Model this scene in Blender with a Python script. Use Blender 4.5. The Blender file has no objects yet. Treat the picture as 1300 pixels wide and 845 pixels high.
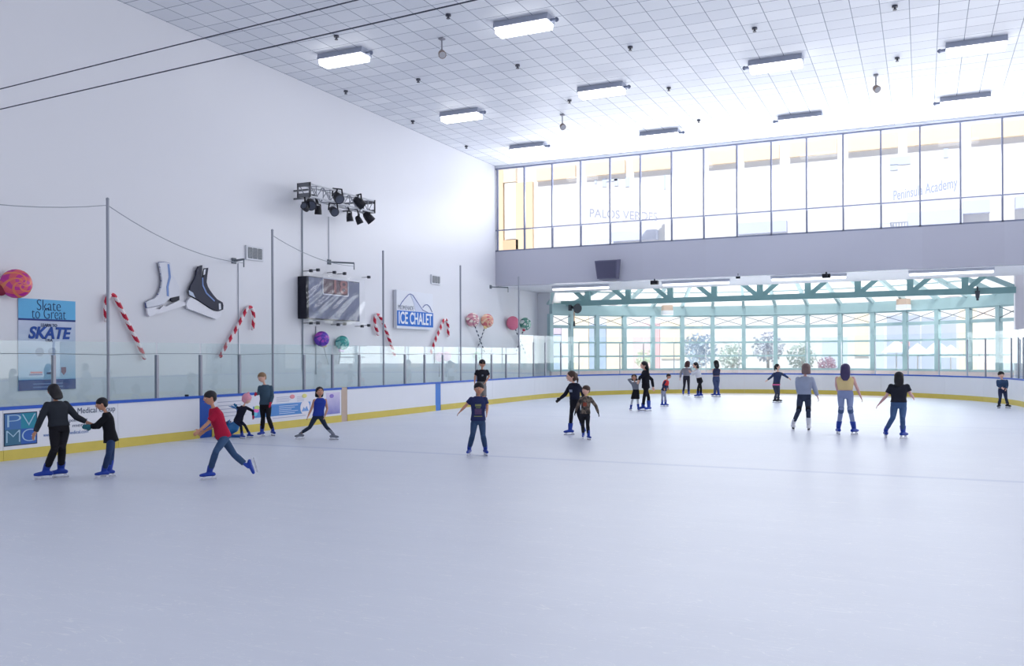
import bpy, bmesh, math, random
from mathutils import Vector, Matrix

random.seed(7)
S = bpy.context.scene
COL = S.collection
PI = math.pi
V = Vector
ZU = V((0, 0, 1))

# ------------------------------------------------------------------ camera model
F, HOR, YAW, ROLL, CH = 1123.6, 451.31, math.radians(24.892), math.radians(0.236), 1.95
FWD = V((-math.sin(YAW), math.cos(YAW), 0)); RT = V((FWD.y, -FWD.x, 0)); CAM = V((0, 0, CH))
CR, SR = math.cos(ROLL), math.sin(ROLL)

def ray(u, v):                      # direction with unit depth along the optical axis
    a, b = u - 650.0, v - HOR
    l, w = CR * a - SR * b, SR * a + CR * b
    return FWD + RT * (l / F) - ZU * (w / F)
def at_depth(u, v, d): return CAM + ray(u, v) * d
def on_x(u, v, x): r = ray(u, v); return CAM + r * (x / r.x)
def on_y(u, v, y): r = ray(u, v); return CAM + r * (y / r.y)
def on_z(u, v, z): r = ray(u, v); return CAM + r * ((z - CH) / r.z)
def pix(P):
    q = V(P) - CAM; d = q.dot(FWD); l = q.dot(RT) / d * F; w = -q.z / d * F
    return (650 + CR * l + SR * w, HOR - SR * l + CR * w)
def depth_of(P): return (V(P) - CAM).dot(FWD)

cam_data = bpy.data.cameras.new('camera'); cam = bpy.data.objects.new('camera', cam_data); COL.objects.link(cam)
cx_, cy_ = RT * CR - ZU * SR, RT * SR + ZU * CR
cz_ = -FWD
cam.matrix_world = Matrix(((cx_.x, cy_.x, cz_.x, 0), (cx_.y, cy_.y, cz_.y, 0), (cx_.z, cy_.z, cz_.z, CH), (0, 0, 0, 1)))
cam_data.sensor_width = 36; cam_data.lens = F * 36 / 1300; cam_data.shift_y = (HOR - 422.5) / 1300
cam_data.clip_end = 400
S.camera = cam
S.view_settings.view_transform = 'Standard'; S.view_settings.look = 'None'; S.view_settings.exposure = 0.62; S.view_settings.gamma = 1

# ------------------------------------------------------------------ materials
def lin(c):
    return tuple(((x / 255) / 12.92 if x / 255 <= .04045 else ((x / 255 + .055) / 1.055) ** 2.4) for x in c)
_M = {}
def mat(name, rgb, rough=.6, metal=0, spec=.3, emit=0, noise=0, nscale=6, emit_rgb=None):
    """rgb in display 0..255"""
    if name in _M: return _M[name]
    m = bpy.data.materials.new(name); m.use_nodes = True; nt = m.node_tree; b = nt.nodes['Principled BSDF']
    c = (*lin(rgb), 1)
    b.inputs['Base Color'].default_value = c; b.inputs['Roughness'].default_value = rough
    b.inputs['Metallic'].default_value = metal; b.inputs['Specular IOR Level'].default_value = spec
    if emit:
        b.inputs['Emission Color'].default_value = (*lin(emit_rgb or rgb), 1); b.inputs['Emission Strength'].default_value = emit
    if noise:
        tc = nt.nodes.new('ShaderNodeTexCoord'); n = nt.nodes.new('ShaderNodeTexNoise'); n.inputs['Scale'].default_value = nscale; n.inputs['Detail'].default_value = 4
        mr = nt.nodes.new('ShaderNodeMapRange'); mr.inputs['To Min'].default_value = 1 - noise; mr.inputs['To Max'].default_value = 1 + noise
        mx = nt.nodes.new('ShaderNodeVectorMath'); mx.operation = 'SCALE'; mx.inputs[0].default_value = c[:3]
        nt.links.new(tc.outputs['Object'], n.inputs['Vector']); nt.links.new(n.outputs['Fac'], mr.inputs['Value'])
        nt.links.new(mr.outputs[0], mx.inputs['Scale']); nt.links.new(mx.outputs[0], b.inputs['Base Color'])
    _M[name] = m; return m
class NT:
    def __init__(s, name):
        s.m = bpy.data.materials.new(name); s.m.use_nodes = True; s.t = s.m.node_tree; s.b = s.t.nodes['Principled BSDF']; s.out = s.t.nodes['Material Output']
    def n(s, typ, **kw):
        x = s.t.nodes.new('ShaderNode' + typ)
        for k, v in kw.items(): setattr(x, k, v)
        return x
    def l(s, a, b): s.t.links.new(a, b)
    def math(s, op, a, b=None, c=None):
        x = s.n('Math', operation=op)
        for i, q in enumerate((a, b, c)):
            if q is None: continue
            if isinstance(q, (int, float)): x.inputs[i].default_value = q
            else: s.l(q, x.inputs[i])
        return x.outputs[0]
    def mix(s, f, a, b):
        x = s.n('Mix', data_type='RGBA')
        if isinstance(f, (int, float)): x.inputs[0].default_value = f
        else: s.l(f, x.inputs[0])
        for i, q in ((6, a), (7, b)):
            if isinstance(q, tuple): x.inputs[i].default_value = (*q[:3], 1)
            else: s.l(q, x.inputs[i])
        return x.outputs[2]

def glass_mat(name, tint, refl=1.0, rough=0.0, haze=0.0):
    if name in _M: return _M[name]
    k = NT(name); k.t.nodes.remove(k.b)
    tr = k.n('BsdfTransparent'); tr.inputs[0].default_value = (*tint, 1)
    gl = k.n('BsdfGlossy'); gl.inputs['Roughness'].default_value = rough; gl.inputs[0].default_value = (1, 1, 1, 1)
    fr = k.n('Fresnel'); fr.inputs[0].default_value = 1.45
    ge = k.n('NewGeometry'); f = k.math('MULTIPLY', k.math('MULTIPLY', k.math('MINIMUM', fr.outputs[0], .32), refl), k.math('SUBTRACT', 1.0, ge.outputs['Backfacing']))
    mx = k.n('MixShader'); k.l(f, mx.inputs[0]); k.l(tr.outputs[0], mx.inputs[1]); k.l(gl.outputs[0], mx.inputs[2])
    o = mx.outputs[0]
    if haze:
        df = k.n('BsdfDiffuse'); df.inputs[0].default_value = (.85, .93, .93, 1)
        m2 = k.n('MixShader'); m2.inputs[0].default_value = haze; k.l(o, m2.inputs[1]); k.l(df.outputs[0], m2.inputs[2]); o = m2.outputs[0]
    k.l(o, k.out.inputs[0]); _M[name] = k.m; return k.m

# ------------------------------------------------------------------ mesh collector
class MB:
    def __init__(s): s.v = []; s.f = []; s.mi = []
    def add(s, vs, fs, mi=0):
        o = len(s.v); s.v += [V(p) for p in vs]
        for f in fs: s.f.append([i + o for i in f]); s.mi.append(mi)
        return s
    def box(s, c, size, axes=None, mi=0, taper=1.0):
        ax = axes or (V((1, 0, 0)), V((0, 1, 0)), V((0, 0, 1))); c = V(c); h = [x / 2 for x in size]; vs = []
        for k in (-1, 1):
            tp = 1.0 if k > 0 else taper
            for j in (-1, 1):
                for i in (-1, 1): vs.append(c + ax[0] * (i * h[0] * tp) + ax[1] * (j * h[1] * tp) + ax[2] * (k * h[2]))
        fs = [(0, 2, 3, 1), (4, 5, 7, 6), (0, 1, 5, 4), (2, 6, 7, 3), (0, 4, 6, 2), (1, 3, 7, 5)]
        if ax[0].cross(ax[1]).dot(ax[2]) < 0: fs = [f[::-1] for f in fs]
        return s.add(vs, fs, mi)
    def box2(s, a, b, mi=0):
        a, b = V(a), V(b); return s.box((a + b) / 2, [abs(x) for x in (b - a)], mi=mi)
    def bar(s, a, b, w, h=None, up=ZU, mi=0):
        a, b = V(a), V(b); d = (b - a); L = d.length
        if L < 1e-6: return s
        d = d / L; x = d.cross(up)
        if x.length < 1e-4: x = d.cross(V((1, 0, 0)))
        x.normalize(); y = x.cross(d)
        return s.box((a + b) / 2, (w, h or w, L), (x, y, d), mi)
    def tube(s, pts, r, n=10, cap=True, round_=False, mi=0, flat=1.0, side=None, mifn=None):
        pts = [V(p) for p in pts]; rs = list(r) if hasattr(r, '__len__') else [r] * len(pts)
        if round_:
            d0 = (pts[0] - pts[1]).normalized(); d1 = (pts[-1] - pts[-2]).normalized(); P, R = [], []
            for a in (.05, .35, .7): P.append(pts[0] + d0 * rs[0] * math.cos(a * PI / 2)); R.append(rs[0] * math.sin(a * PI / 2))
            P += pts; R += rs
            for a in (.7, .35, .05): P.append(pts[-1] + d1 * rs[-1] * math.cos(a * PI / 2)); R.append(rs[-1] * math.sin(a * PI / 2))
            pts, rs = P, R
        m = len(pts); t0 = (pts[1] - pts[0]).normalized()
        x = (side - t0 * side.dot(t0)).normalized() if side is not None and (side - t0 * side.dot(t0)).length > 1e-3 else (t0.cross(ZU) if abs(t0.z) < .95 else t0.cross(V((1, 0, 0)))).normalized()
        o = len(s.v)
        for i, p in enumerate(pts):
            t = (pts[min(i + 1, m - 1)] - pts[max(i - 1, 0)]).normalized()
            x = (x - t * x.dot(t)).normalized(); y = t.cross(x)
            for k in range(n):
                a = 2 * PI * k / n; s.v.append(p + x * (math.cos(a) * rs[i]) + y * (math.sin(a) * rs[i] * flat))
        for i in range(m - 1):
            for k in range(n):
                k2 = (k + 1) % n
                s.f.append([o + i * n + k, o + i * n + k2, o + (i + 1) * n + k2, o + (i + 1) * n + k]); s.mi.append(mifn(i, k) if mifn else mi)
        if cap:
            s.f.append([o + k for k in range(n)][::-1]); s.mi.append(mifn(0, 0) if mifn else mi)
            s.f.append([o + (m - 1) * n + k for k in range(n)]); s.mi.append(mifn(m - 2, 0) if mifn else mi)
        return s
    def loft(s, cs, lats, fw, ws, ds, n=20, e=2.4, mi=0):
        """stacked superellipse rings: centre, lateral axis, forward axis, half width, half depth"""
        o = len(s.v); m = len(cs); f0 = len(s.f)
        for i in range(m):
            for k in range(n):
                a = 2 * PI * k / n; c, q = math.cos(a), math.sin(a)
                x = math.copysign(abs(c) ** (2 / e), c); y = math.copysign(abs(q) ** (2 / e), q)
                s.v.append(cs[i] + lats[i] * (x * ws[i]) + fw[i] * (y * ds[i]))
        for i in range(m - 1):
            for k in range(n):
                k2 = (k + 1) % n; s.f.append([o + i * n + k, o + i * n + k2, o + (i + 1) * n + k2, o + (i + 1) * n + k]); s.mi.append(mi)
        s.f.append([o + k for k in range(n)][::-1]); s.mi.append(mi); s.f.append([o + (m - 1) * n + k for k in range(n)]); s.mi.append(mi)
        if lats[0].cross(fw[0]).dot(cs[-1] - cs[0]) < 0: s.f[f0:] = [q[::-1] for q in s.f[f0:]]
        return s
    def ball(s, c, r, axes=None, n=16, m=10, mi=0, fn=None):
        ax = axes or (V((1, 0, 0)), V((0, 1, 0)), V((0, 0, 1))); c = V(c); r = r if hasattr(r, '__len__') else (r, r, r); vs = []
        def pt(x, y, z):
            if fn: x, y, z = fn(x, y, z)
            return c + ax[0] * (x * r[0]) + ax[1] * (y * r[1]) + ax[2] * (z * r[2])
        vs.append(pt(0, 0, -1))
        for j in range(1, m):
            b = PI * j / m - PI / 2
            for i in range(n): a = 2 * PI * i / n; vs.append(pt(math.cos(a) * math.cos(b), math.sin(a) * math.cos(b), math.sin(b)))
        vs.append(pt(0, 0, 1)); fs = []
        for i in range(n): fs.append((0, 1 + (i + 1) % n, 1 + i))
        for j in range(m - 2):
            for i in range(n):
                a, b2 = 1 + j * n + i, 1 + j * n + (i + 1) % n; fs.append((a, b2, b2 + n, a + n))
        L = len(vs) - 1; o = 1 + (m - 2) * n
        for i in range(n): fs.append((o + i, o + (i + 1) % n, L))
        if ax[0].cross(ax[1]).dot(ax[2]) < 0: fs = [f[::-1] for f in fs]
        return s.add(vs, fs, mi)
    def prism(s, poly, ext, mi=0):
        """polygon (3D points, planar) extruded by vector ext"""
        poly = [V(p) for p in poly]; ext = V(ext); n = len(poly); vs = poly + [p + ext for p in poly]
        nrm = V((0, 0, 0))
        for i in range(n): a, b = poly[i], poly[(i + 1) % n]; nrm += a.cross(b)
        fl = nrm.dot(ext) > 0
        fs = [list(range(n))[::-1] if fl else list(range(n)), [i + n for i in range(n)] if fl else [i + n for i in range(n)][::-1]]
        for i in range(n):
            j = (i + 1) % n; q = [i, j, j + n, i + n]; fs.append(q if fl else q[::-1])
        return s.add(vs, fs, mi)
    def build(s, name, mats, parent=None, smooth=False, origin=None):
        me = bpy.data.meshes.new(name); o = bpy.data.objects.new(name, me); COL.objects.link(o)
        base = V((0, 0, 0)); own = V(origin) if origin is not None else None
        pw = V((0, 0, 0)); q = parent
        while q is not None: pw += q.location; q = q.parent
        base = own if own is not None else pw
        me.from_pydata([tuple(p - base) for p in s.v], [], s.f)
        if own is not None: o.location = own - pw
        for m in (mats if isinstance(mats, (list, tuple)) else [mats]): me.materials.append(m)
        if len(me.materials) > 1: me.polygons.foreach_set('material_index', s.mi)
        if smooth: me.polygons.foreach_set('use_smooth', [True] * len(me.polygons))
        me.update()
        if parent is not None: o.parent = parent
        return o

def tag(o, label, cat, group=None, kind=None):
    o['label'] = label; o['category'] = cat
    if group: o['group'] = group
    if kind: o['kind'] = kind
    return o
def thing(name, loc, label, cat, group=None, kind=None):
    o = bpy.data.objects.new(name, None); o.empty_display_size = .2; COL.objects.link(o); o.location = V(loc)
    return tag(o, label, cat, group, kind)
def text(name, body, P, xdir, ydir, size, m, parent, width=None, align='CENTER', ext=.004, font_shear=0, spacing=1.0, bold=0):
    cu = bpy.data.curves.new(name, 'FONT'); cu.body = body; cu.size = size; cu.extrude = ext; cu.align_x = align; cu.align_y = 'CENTER'; cu.shear = font_shear
    cu.space_character = spacing; cu.offset = bold
    cu.materials.append(m); o = bpy.data.objects.new(name, cu); COL.objects.link(o)
    x, y = V(xdir).normalized(), V(ydir).normalized(); z = x.cross(y)
    pw = V((0, 0, 0)); q = parent
    while q is not None: pw += q.location; q = q.parent
    sx = 1.0
    if width:
        bpy.context.view_layer.update(); w = o.dimensions.x
        if w > 0: sx = width / w
    p = V(P) - pw
    o.matrix_local = Matrix(((x.x * sx, y.x, z.x, p.x), (x.y * sx, y.y, z.y, p.y), (x.z * sx, y.z, z.z, p.z), (0, 0, 0, 1)))
    bpy.context.view_layer.update()
    me = bpy.data.meshes.new_from_object(o.evaluated_get(bpy.context.evaluated_depsgraph_get())); me.name = name
    if not me.materials: me.materials.append(m)
    ob_ = bpy.data.objects.new(name, me); COL.objects.link(ob_); ob_.matrix_local = o.matrix_local.copy()
    bpy.data.objects.remove(o); ob_.name = name
    if parent is not None: ob_.parent = parent
    return ob_
ORD = ['first', 'second', 'third', 'fourth', 'fifth', 'sixth', 'seventh', 'eighth', 'ninth', 'tenth', 'eleventh', 'twelfth', 'thirteenth', 'fourteenth', 'fifteenth', 'sixteenth', 'seventeenth', 'eighteenth', 'nineteenth', 'twentieth', 'twenty-first', 'twenty-second', 'twenty-third', 'twenty-fourth', 'twenty-fifth', 'twenty-sixth', 'twenty-seventh', 'twenty-eighth']
EY, EX, EZ = V((0, 1, 0)), V((1, 0, 0)), V((0, 0, 1))
# ------------------------------------------------------------------ dimensions of the hall
XW, XD, XR, ZD = -17.75, -15.74, 3.36, 1.02         # wall, side boards, far-side boards, board height
ZC, YF, YC = 10.63, 36.5, 41.5                      # ceiling, gallery wall, end of the soffit
CXR, CYR, RR = -6.19, 36.31, 9.55                   # rounded end of the rink
RW = 12.0                                           # curved window wall (same centre)
def on_ring(u, v, R):                               # pixel ray met with the vertical cylinder of radius R, far side
    r = ray(u, v); dx, dy = -CXR, -CYR
    a = r.x ** 2 + r.y ** 2; b = 2 * (r.x * dx + r.y * dy); c = dx * dx + dy * dy - R * R
    t = (-b + math.sqrt(max(b * b - 4 * a * c, 0))) / (2 * a); return CAM + r * t
def ang_of(P): return math.atan2(P.y - CYR, P.x - CXR)
def ring(R, a, z=0): return V((CXR + R * math.cos(a), CYR + R * math.sin(a), z))

# ---- ice
def ice_mat():
    k = NT('ice'); tc = k.n('TexCoord'); P = tc.outputs['Object']
    sx = k.n('SeparateXYZ'); k.l(P, sx.inputs[0])
    n1 = k.n('TexNoise'); n1.inputs['Scale'].default_value = .35; n1.inputs['Detail'].default_value = 5; k.l(P, n1.inputs['Vector'])
    mp = k.n('Mapping'); mp.inputs['Scale'].default_value = (.25, 2.2, 1); k.l(P, mp.inputs['Vector'])
    n2 = k.n('TexNoise'); n2.inputs['Scale'].default_value = 1.4; n2.inputs['Detail'].default_value = 6; k.l(mp.outputs[0], n2.inputs['Vector'])
    col = k.mix(n1.outputs['Fac'], lin((206, 211, 225)), lin((224, 228, 238)))
    col = k.mix(k.math('MULTIPLY', n2.outputs['Fac'], .35), col, lin((228, 232, 243)))
    # skate scratches: thin iso-lines of stretched noise, several directions
    tot = None
    for i, (rz, sc, st, w) in enumerate(((.5, .9, 6, .0022), (1.2, 1.3, 5, .0018), (2.3, 1.1, 7, .0018), (.15, 1.7, 4, .0018), (2.9, .8, 8, .0016), (1.75, 2.1, 3, .0018))):
        m = k.n('Mapping'); m.inputs['Rotation'].default_value = (0, 0, rz); m.inputs['Scale'].default_value = (sc / st * 5, sc * 5, 1); m.inputs['Location'].default_value = (i * 3.1, i * 1.7, 0); k.l(P, m.inputs['Vector'])
        nn = k.n('TexNoise'); nn.inputs['Scale'].default_value = 1.0; nn.inputs['Detail'].default_value = 2.5; nn.inputs['Distortion'].default_value = .3; k.l(m.outputs[0], nn.inputs['Vector'])
        q = k.math('LESS_THAN', k.math('ABSOLUTE', k.math('SUBTRACT', nn.outputs['Fac'], .5)), w)
        m2 = k.n('TexNoise'); m2.inputs['Scale'].default_value = .9 + i * .2; k.l(P, m2.inputs['Vector'])
        q = k.math('MULTIPLY', q, k.math('GREATER_THAN', m2.outputs['Fac'], .5))
        tot = q if tot is None else k.math('MAXIMUM', tot, q)
    col = k.mix(k.math('MULTIPLY', tot, .3), col, (1, 1, 1))
    for yl, wl, st in ((15.45, .10, .3), (26.3, .12, .12)):   # painted lines across the rink
        d = k.math('ABSOLUTE', k.math('SUBTRACT', sx.outputs['Y'], yl)); q = k.math('LESS_THAN', d, wl)
        col = k.mix(k.math('MULTIPLY', q, st), col, lin((150, 165, 200)))
    k.l(col, k.b.inputs['Base Color'])
    k.b.inputs['Roughness'].default_value = .42; k.b.inputs['Specular IOR Level'].default_value = .35
    bp = k.n('Bump'); bp.inputs['Strength'].default_value = .06; k.l(n2.outputs['Fac'], bp.inputs['Height']); k.l(bp.outputs[0], k.b.inputs['Normal'])
    return k.m
mb = MB(); mb.box2((XW, -14, -.3), (9, 42.9, 0)); 
fl = mb.build('floor', ice_mat()); tag(fl, 'white skating ice covered in fine scratches', 'ice', kind='structure')

# ---- ceiling
def ceil_mat():
    k = NT('ceiling_tiles'); tc = k.n('TexCoord'); sx = k.n('SeparateXYZ'); k.l(tc.outputs['Object'], sx.inputs[0])
    T = .671
    gx = k.math('DIVIDE', k.math('ADD', sx.outputs['X'], .27 + 40 * T), T); gy = k.math('DIVIDE', k.math('ADD', sx.outputs['Y'], -25.1 + 80 * T), T)
    fx, fy = k.math('FRACT', gx), k.math('FRACT', gy)
    def line(f): return k.math('LESS_THAN', k.math('MINIMUM', f, k.math('SUBTRACT', 1.0, f)), .016)
    ln = k.math('MAXIMUM', line(fx), line(fy))
    cb = k.n('CombineXYZ'); k.l(k.math('FLOOR', gx), cb.inputs[0]); k.l(k.math('FLOOR', gy), cb.inputs[1])
    wn = k.n('TexWhiteNoise', noise_dimensions='2D'); k.l(cb.outputs[0], wn.inputs['Vector'])
    col = k.mix(wn.outputs['Value'], lin((226, 229, 236)), lin((240, 242, 247)))
    col = k.mix(ln, col, lin((132, 140, 156))); k.l(col, k.b.inputs['Base Color'])
    k.b.inputs['Roughness'].default_value = .5; k.b.inputs['Specular IOR Level'].default_value = .25
    return k.m
mb = MB(); mb.box2((XW - .3, -14, ZC), (9, YF + .3, ZC + .4))
tag(mb.build('ceiling', ceil_mat()), 'high white ceiling of square tiles in a thin grid', 'ceiling', kind='structure')

# ---- walls
wallm = mat('wall_paint', (224, 225, 232), rough=.38, spec=.25, noise=.015, nscale=.6)
mb = MB(); mb.box2((XW - .3, -14, -.3), (XW, YF + .3, ZC)); mb.box2((XW - .3, YF + .3, -.3), (XW, YC + .4, 5.3))
tag(mb.build('wall_left', wallm), 'tall glossy white side wall hung with candy decorations', 'wall', kind='structure')
white = mat('white_paint', (228, 230, 236), rough=.5, noise=.02, nscale=1)
mb = MB(); mb.box2((XW, YC - .1, 0), (on_y(698.5, 420, YC - .1).x, YC + .35, 5.14))
tag(mb.build('wall_return', white), 'narrow white wall end beside the curved window wall', 'wall', kind='structure')
px = on_y(1289, 420, 42.3).x
mb = MB(); mb.box2((px, 42.3, 0), (9, 42.9, 6.9))
tag(mb.build('wall_right', mat('pier_paint', (226, 224, 232), rough=.6, noise=.015)), 'pale wall end closing the curved window wall', 'wall', kind='structure')
# gallery wall band (grey fascia in glossy panels) and soffit below it
def fascia_mat():
    k = NT('grey_fascia'); k.b.inputs['Roughness'].default_value = .12; k.b.inputs['Specular IOR Level'].default_value = .5
    tc = k.n('TexCoord'); n = k.n('TexNoise'); n.inputs['Scale'].default_value = .25; k.l(tc.outputs['Object'], n.inputs['Vector'])
    c = k.mix(n.outputs['Fac'], lin((186, 188, 202)), lin((196, 197, 210)))
    sx = k.n('SeparateXYZ'); k.l(tc.outputs['Object'], sx.inputs[0]); wn = k.n('TexWhiteNoise', noise_dimensions='1D'); k.l(k.math('FLOOR', k.math('DIVIDE', sx.outputs['X'], 2.7)), wn.inputs['W'])
    k.l(k.mix(k.math('MULTIPLY', wn.outputs['Value'], .3), c, lin((172, 170, 184))), k.b.inputs['Base Color']); return k.m
mb = MB(); mb.box2((XW, YF, 5.14), (9, YF + .25, 6.71))
tag(mb.build('wall_back', fascia_mat()), 'grey wall band below the long upper window', 'wall', kind='structure')
mb = MB(); mb.box2((XW, YF + .25, 5.14), (9, YC - .05, 5.3)); mb.box2((XW, YC - .2, 5.3), (9, YC - .05, 6.9)); mb.box2((XW, YF + .25, 6.6), (9, YC - .05, 6.71))
tag(mb.build('ceiling_soffit', mat('soffit_paint', (236, 238, 244), rough=.6, noise=.01)), 'low white ceiling under the upper window gallery', 'ceiling', kind='structure')

# ---- upper window band
fr = mat('window_aluminium', (126, 132, 156), rough=.4, spec=.4)
gl_up = glass_mat('window_glass', (.97, .985, 1.0), refl=.8)
z0, z1, zt = 6.71, 10.47, 7.69
PITCH = (on_y(1272.6, 200, YF).x - on_y(631, 250, YF).x) / 15
x0 = on_y(631, 250, YF).x
w1 = thing('window_1', (x0, YF, z0), 'long upper gallery window in slim dark frames', 'window', kind='structure')
mb = MB(); NB = 20
mb.box2((x0 - .2, YF, z1), (9, YF + .12, z1 + .06)); mb.box2((x0 - .2, YF, z0), (9, YF + .12, z0 + .06)); mb.box2((x0 - .2, YF + .02, zt - .025), (9, YF + .1, zt + .025))
for i in range(NB):
    x = x0 + i * PITCH; mb.box2((x - .03, YF, z0), (x + .03, YF + .12, z1))
mb.build('window_frame', fr, w1)
for i in range(NB - 1):
    x = x0 + i * PITCH; p = MB(); p.box2((x + .03, YF + .05, z0 + .06), (x + PITCH - .03, YF + .058, zt - .03)); p.box2((x + .045, YF + .05, zt + .03), (x + PITCH - .03, YF + .058, z1)); p.build('pane', gl_up, w1)
mb = MB(); mb.box2((x0 - .2, YF - .05, z1 + .06), (9, YF + .12, ZC))
tag(mb.build('trim_1', mat('head_trim', (214, 218, 228))), 'pale trim between upper window and ceiling', 'trim', kind='structure')

# ---- curved window wall
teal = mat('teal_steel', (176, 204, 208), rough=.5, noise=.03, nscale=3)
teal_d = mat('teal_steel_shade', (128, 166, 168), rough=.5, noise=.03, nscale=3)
mull = [698.5, 724.8, 757, 793, 830.5, 870, 911, 953, 995.5, 1038, 1081.5, 1123.5, 1164.5, 1202.5, 1237.5, 1268.5]
angs = [ang_of(on_ring(u, 430, RW)) for u in mull]
step = (angs[1] - angs[-1]) / 14
angs = [angs[0]] + [angs[1] - i * step for i in range(15)]; angs.append(angs[-1] - step * .95)
zs, zh = 1.19, 4.05
def ring_bar(mb, R, a0, a1, zlo, zhi, th, n=1, mi=0):
    for i in range(n):
        p, q = a0 + (a1 - a0) * i / n, a0 + (a1 - a0) * (i + 1) / n
        A, B, C, D = ring(R - th / 2, p), ring(R - th / 2, q), ring(R + th / 2, q), ring(R + th / 2, p)
        mb.prism([V((P.x, P.y, zlo)) for P in (A, B, C, D)], (0, 0, zhi - zlo), mi)
glw = glass_mat('curved_wall_glass', (.96, .985, .985), refl=.7)
for i in range(len(angs) - 1):
    a0, a1 = angs[i], angs[i + 1]; P = ring(RW, (a0 + a1) / 2, zs)
    w = thing('window_%d' % (i + 2), P, '%s tall teal-framed bay of the curved window wall, counted from the white wall end' % ORD[i], 'window', 'bays of the curved window wall', 'structure')
    mb = MB()
    A, B = ring(RW, a0), ring(RW, a1)
    tdir = V((-math.sin(a0), math.cos(a0), 0)); rdir = V((math.cos(a0), math.sin(a0), 0))
    mb.box((A.x, A.y, (zs + zh) / 2), (.2, .22, zh - zs), (tdir, rdir, EZ))
    for za, zb in ((3.34, 3.5), (2.57, 2.66), (1.85, 1.94), (zs - .05, zs + .05), (zh - .06, zh)): ring_bar(mb, RW, a0, a1, za, zb, .12)
    mb.build('window_frame', teal, w)
    b = MB(); A2, B2 = ring(RW - .02, a0), ring(RW - .02, a1)
    b.bar((A2.x, A2.y, 3.5), (B2.x, B2.y, zh - .05), .03); b.bar((A2.x, A2.y, zh - .05), (B2.x, B2.y, 3.5), .03); b.build('cross_brace', mat('brace_steel', (140, 150, 158)), w)
    p = MB()
    for za, zb in ((3.5, zh - .06), (2.66, 3.34), (1.94, 2.57), (zs + .05, 1.85)): ring_bar(p, RW, a0, a1, za, zb, .01)
    p.build('pane', glw, w)
mb = MB(); ring_bar(mb, RW, angs[0], angs[-1], .0, zs - .05, .2, 24)
tag(mb.build('wall_sill', mat('sill_paint', (226, 206, 206), rough=.7, noise=.03, nscale=2)), 'low pinkish wall under the curved windows', 'wall', kind='structure')
mb = MB(); ring_bar(mb, RW, angs[0], angs[-1], zh, 4.55, .3, 32)
tag(mb.build('trim_2', teal), 'curved teal header beam over the windows', 'beam', kind='structure')
# roof glazing with rafters, straight roof truss
YT, ZB, ZT = 42.25, 4.6, 6.35
roofm = NT('roof_glazing'); roofm.t.nodes.remove(roofm.b)
_d = roofm.n('BsdfTranslucent'); _d.inputs[0].default_value = (.97, .97, .97, 1); _e = roofm.n('BsdfTransparent'); _x = roofm.n('MixShader'); _x.inputs[0].default_value = .25
roofm.l(_d.outputs[0], _x.inputs[1]); roofm.l(_e.outputs[0], _x.inputs[2]); roofm.l(_x.outputs[0], roofm.out.inputs[0]); roofm = roofm.m
rf = thing('roof', (CXR, YT, 5), 'sloping white glazed roof over the curved windows', 'roof', kind='structure')
g, r_ = MB(), MB(); tops, bots = [], []
for a in angs:
    P = ring(RW + .1, a, 4.62); t = (P.y - YT) / max(P.y - YT + 6, .1); Q = V((CXR + (P.x - CXR) * (.62 if P.y - YT > .3 else .97), YT - .2, 6.45))
    tops.append(Q); bots.append(P)
for i in range(len(angs) - 1): g.add([bots[i], bots[i + 1], tops[i + 1], tops[i]], [(0, 1, 2, 3)])
g.build('glazing', roofm, rf)
for i in range(len(angs)): r_.bar(bots[i] - EZ * .12, tops[i] - EZ * .12, .14, .2)
for s in (.33, .66):
    for i in range(len(angs) - 1): r_.bar(bots[i].lerp(tops[i], s) - EZ * .06, bots[i + 1].lerp(tops[i + 1], s) - EZ * .06, .06)
r_.build('rafter', mat('rafter_paint', (178, 204, 208), rough=.5), rf)
xl, xr = XW + .55, px + .02
tr = thing('roof_truss', (CXR, YT, ZB), 'long straight teal steel truss under the glazed roof', 'truss', kind='structure')
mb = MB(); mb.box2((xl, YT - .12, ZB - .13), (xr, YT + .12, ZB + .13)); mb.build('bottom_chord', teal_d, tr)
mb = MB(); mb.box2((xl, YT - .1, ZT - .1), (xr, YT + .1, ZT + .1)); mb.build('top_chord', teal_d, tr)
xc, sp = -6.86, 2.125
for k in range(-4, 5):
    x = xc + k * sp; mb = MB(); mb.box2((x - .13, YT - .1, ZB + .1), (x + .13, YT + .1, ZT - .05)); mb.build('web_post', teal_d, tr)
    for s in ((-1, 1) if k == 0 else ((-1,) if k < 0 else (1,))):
        mb = MB(); xe = max(min(x + s * sp * .92, xr), xl); mb.bar((x + s * .1, YT, ZB + .08), (xe, YT, ZT - .08), .2, .14, up=EY); mb.build('web_diagonal', teal_d, tr)

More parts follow.
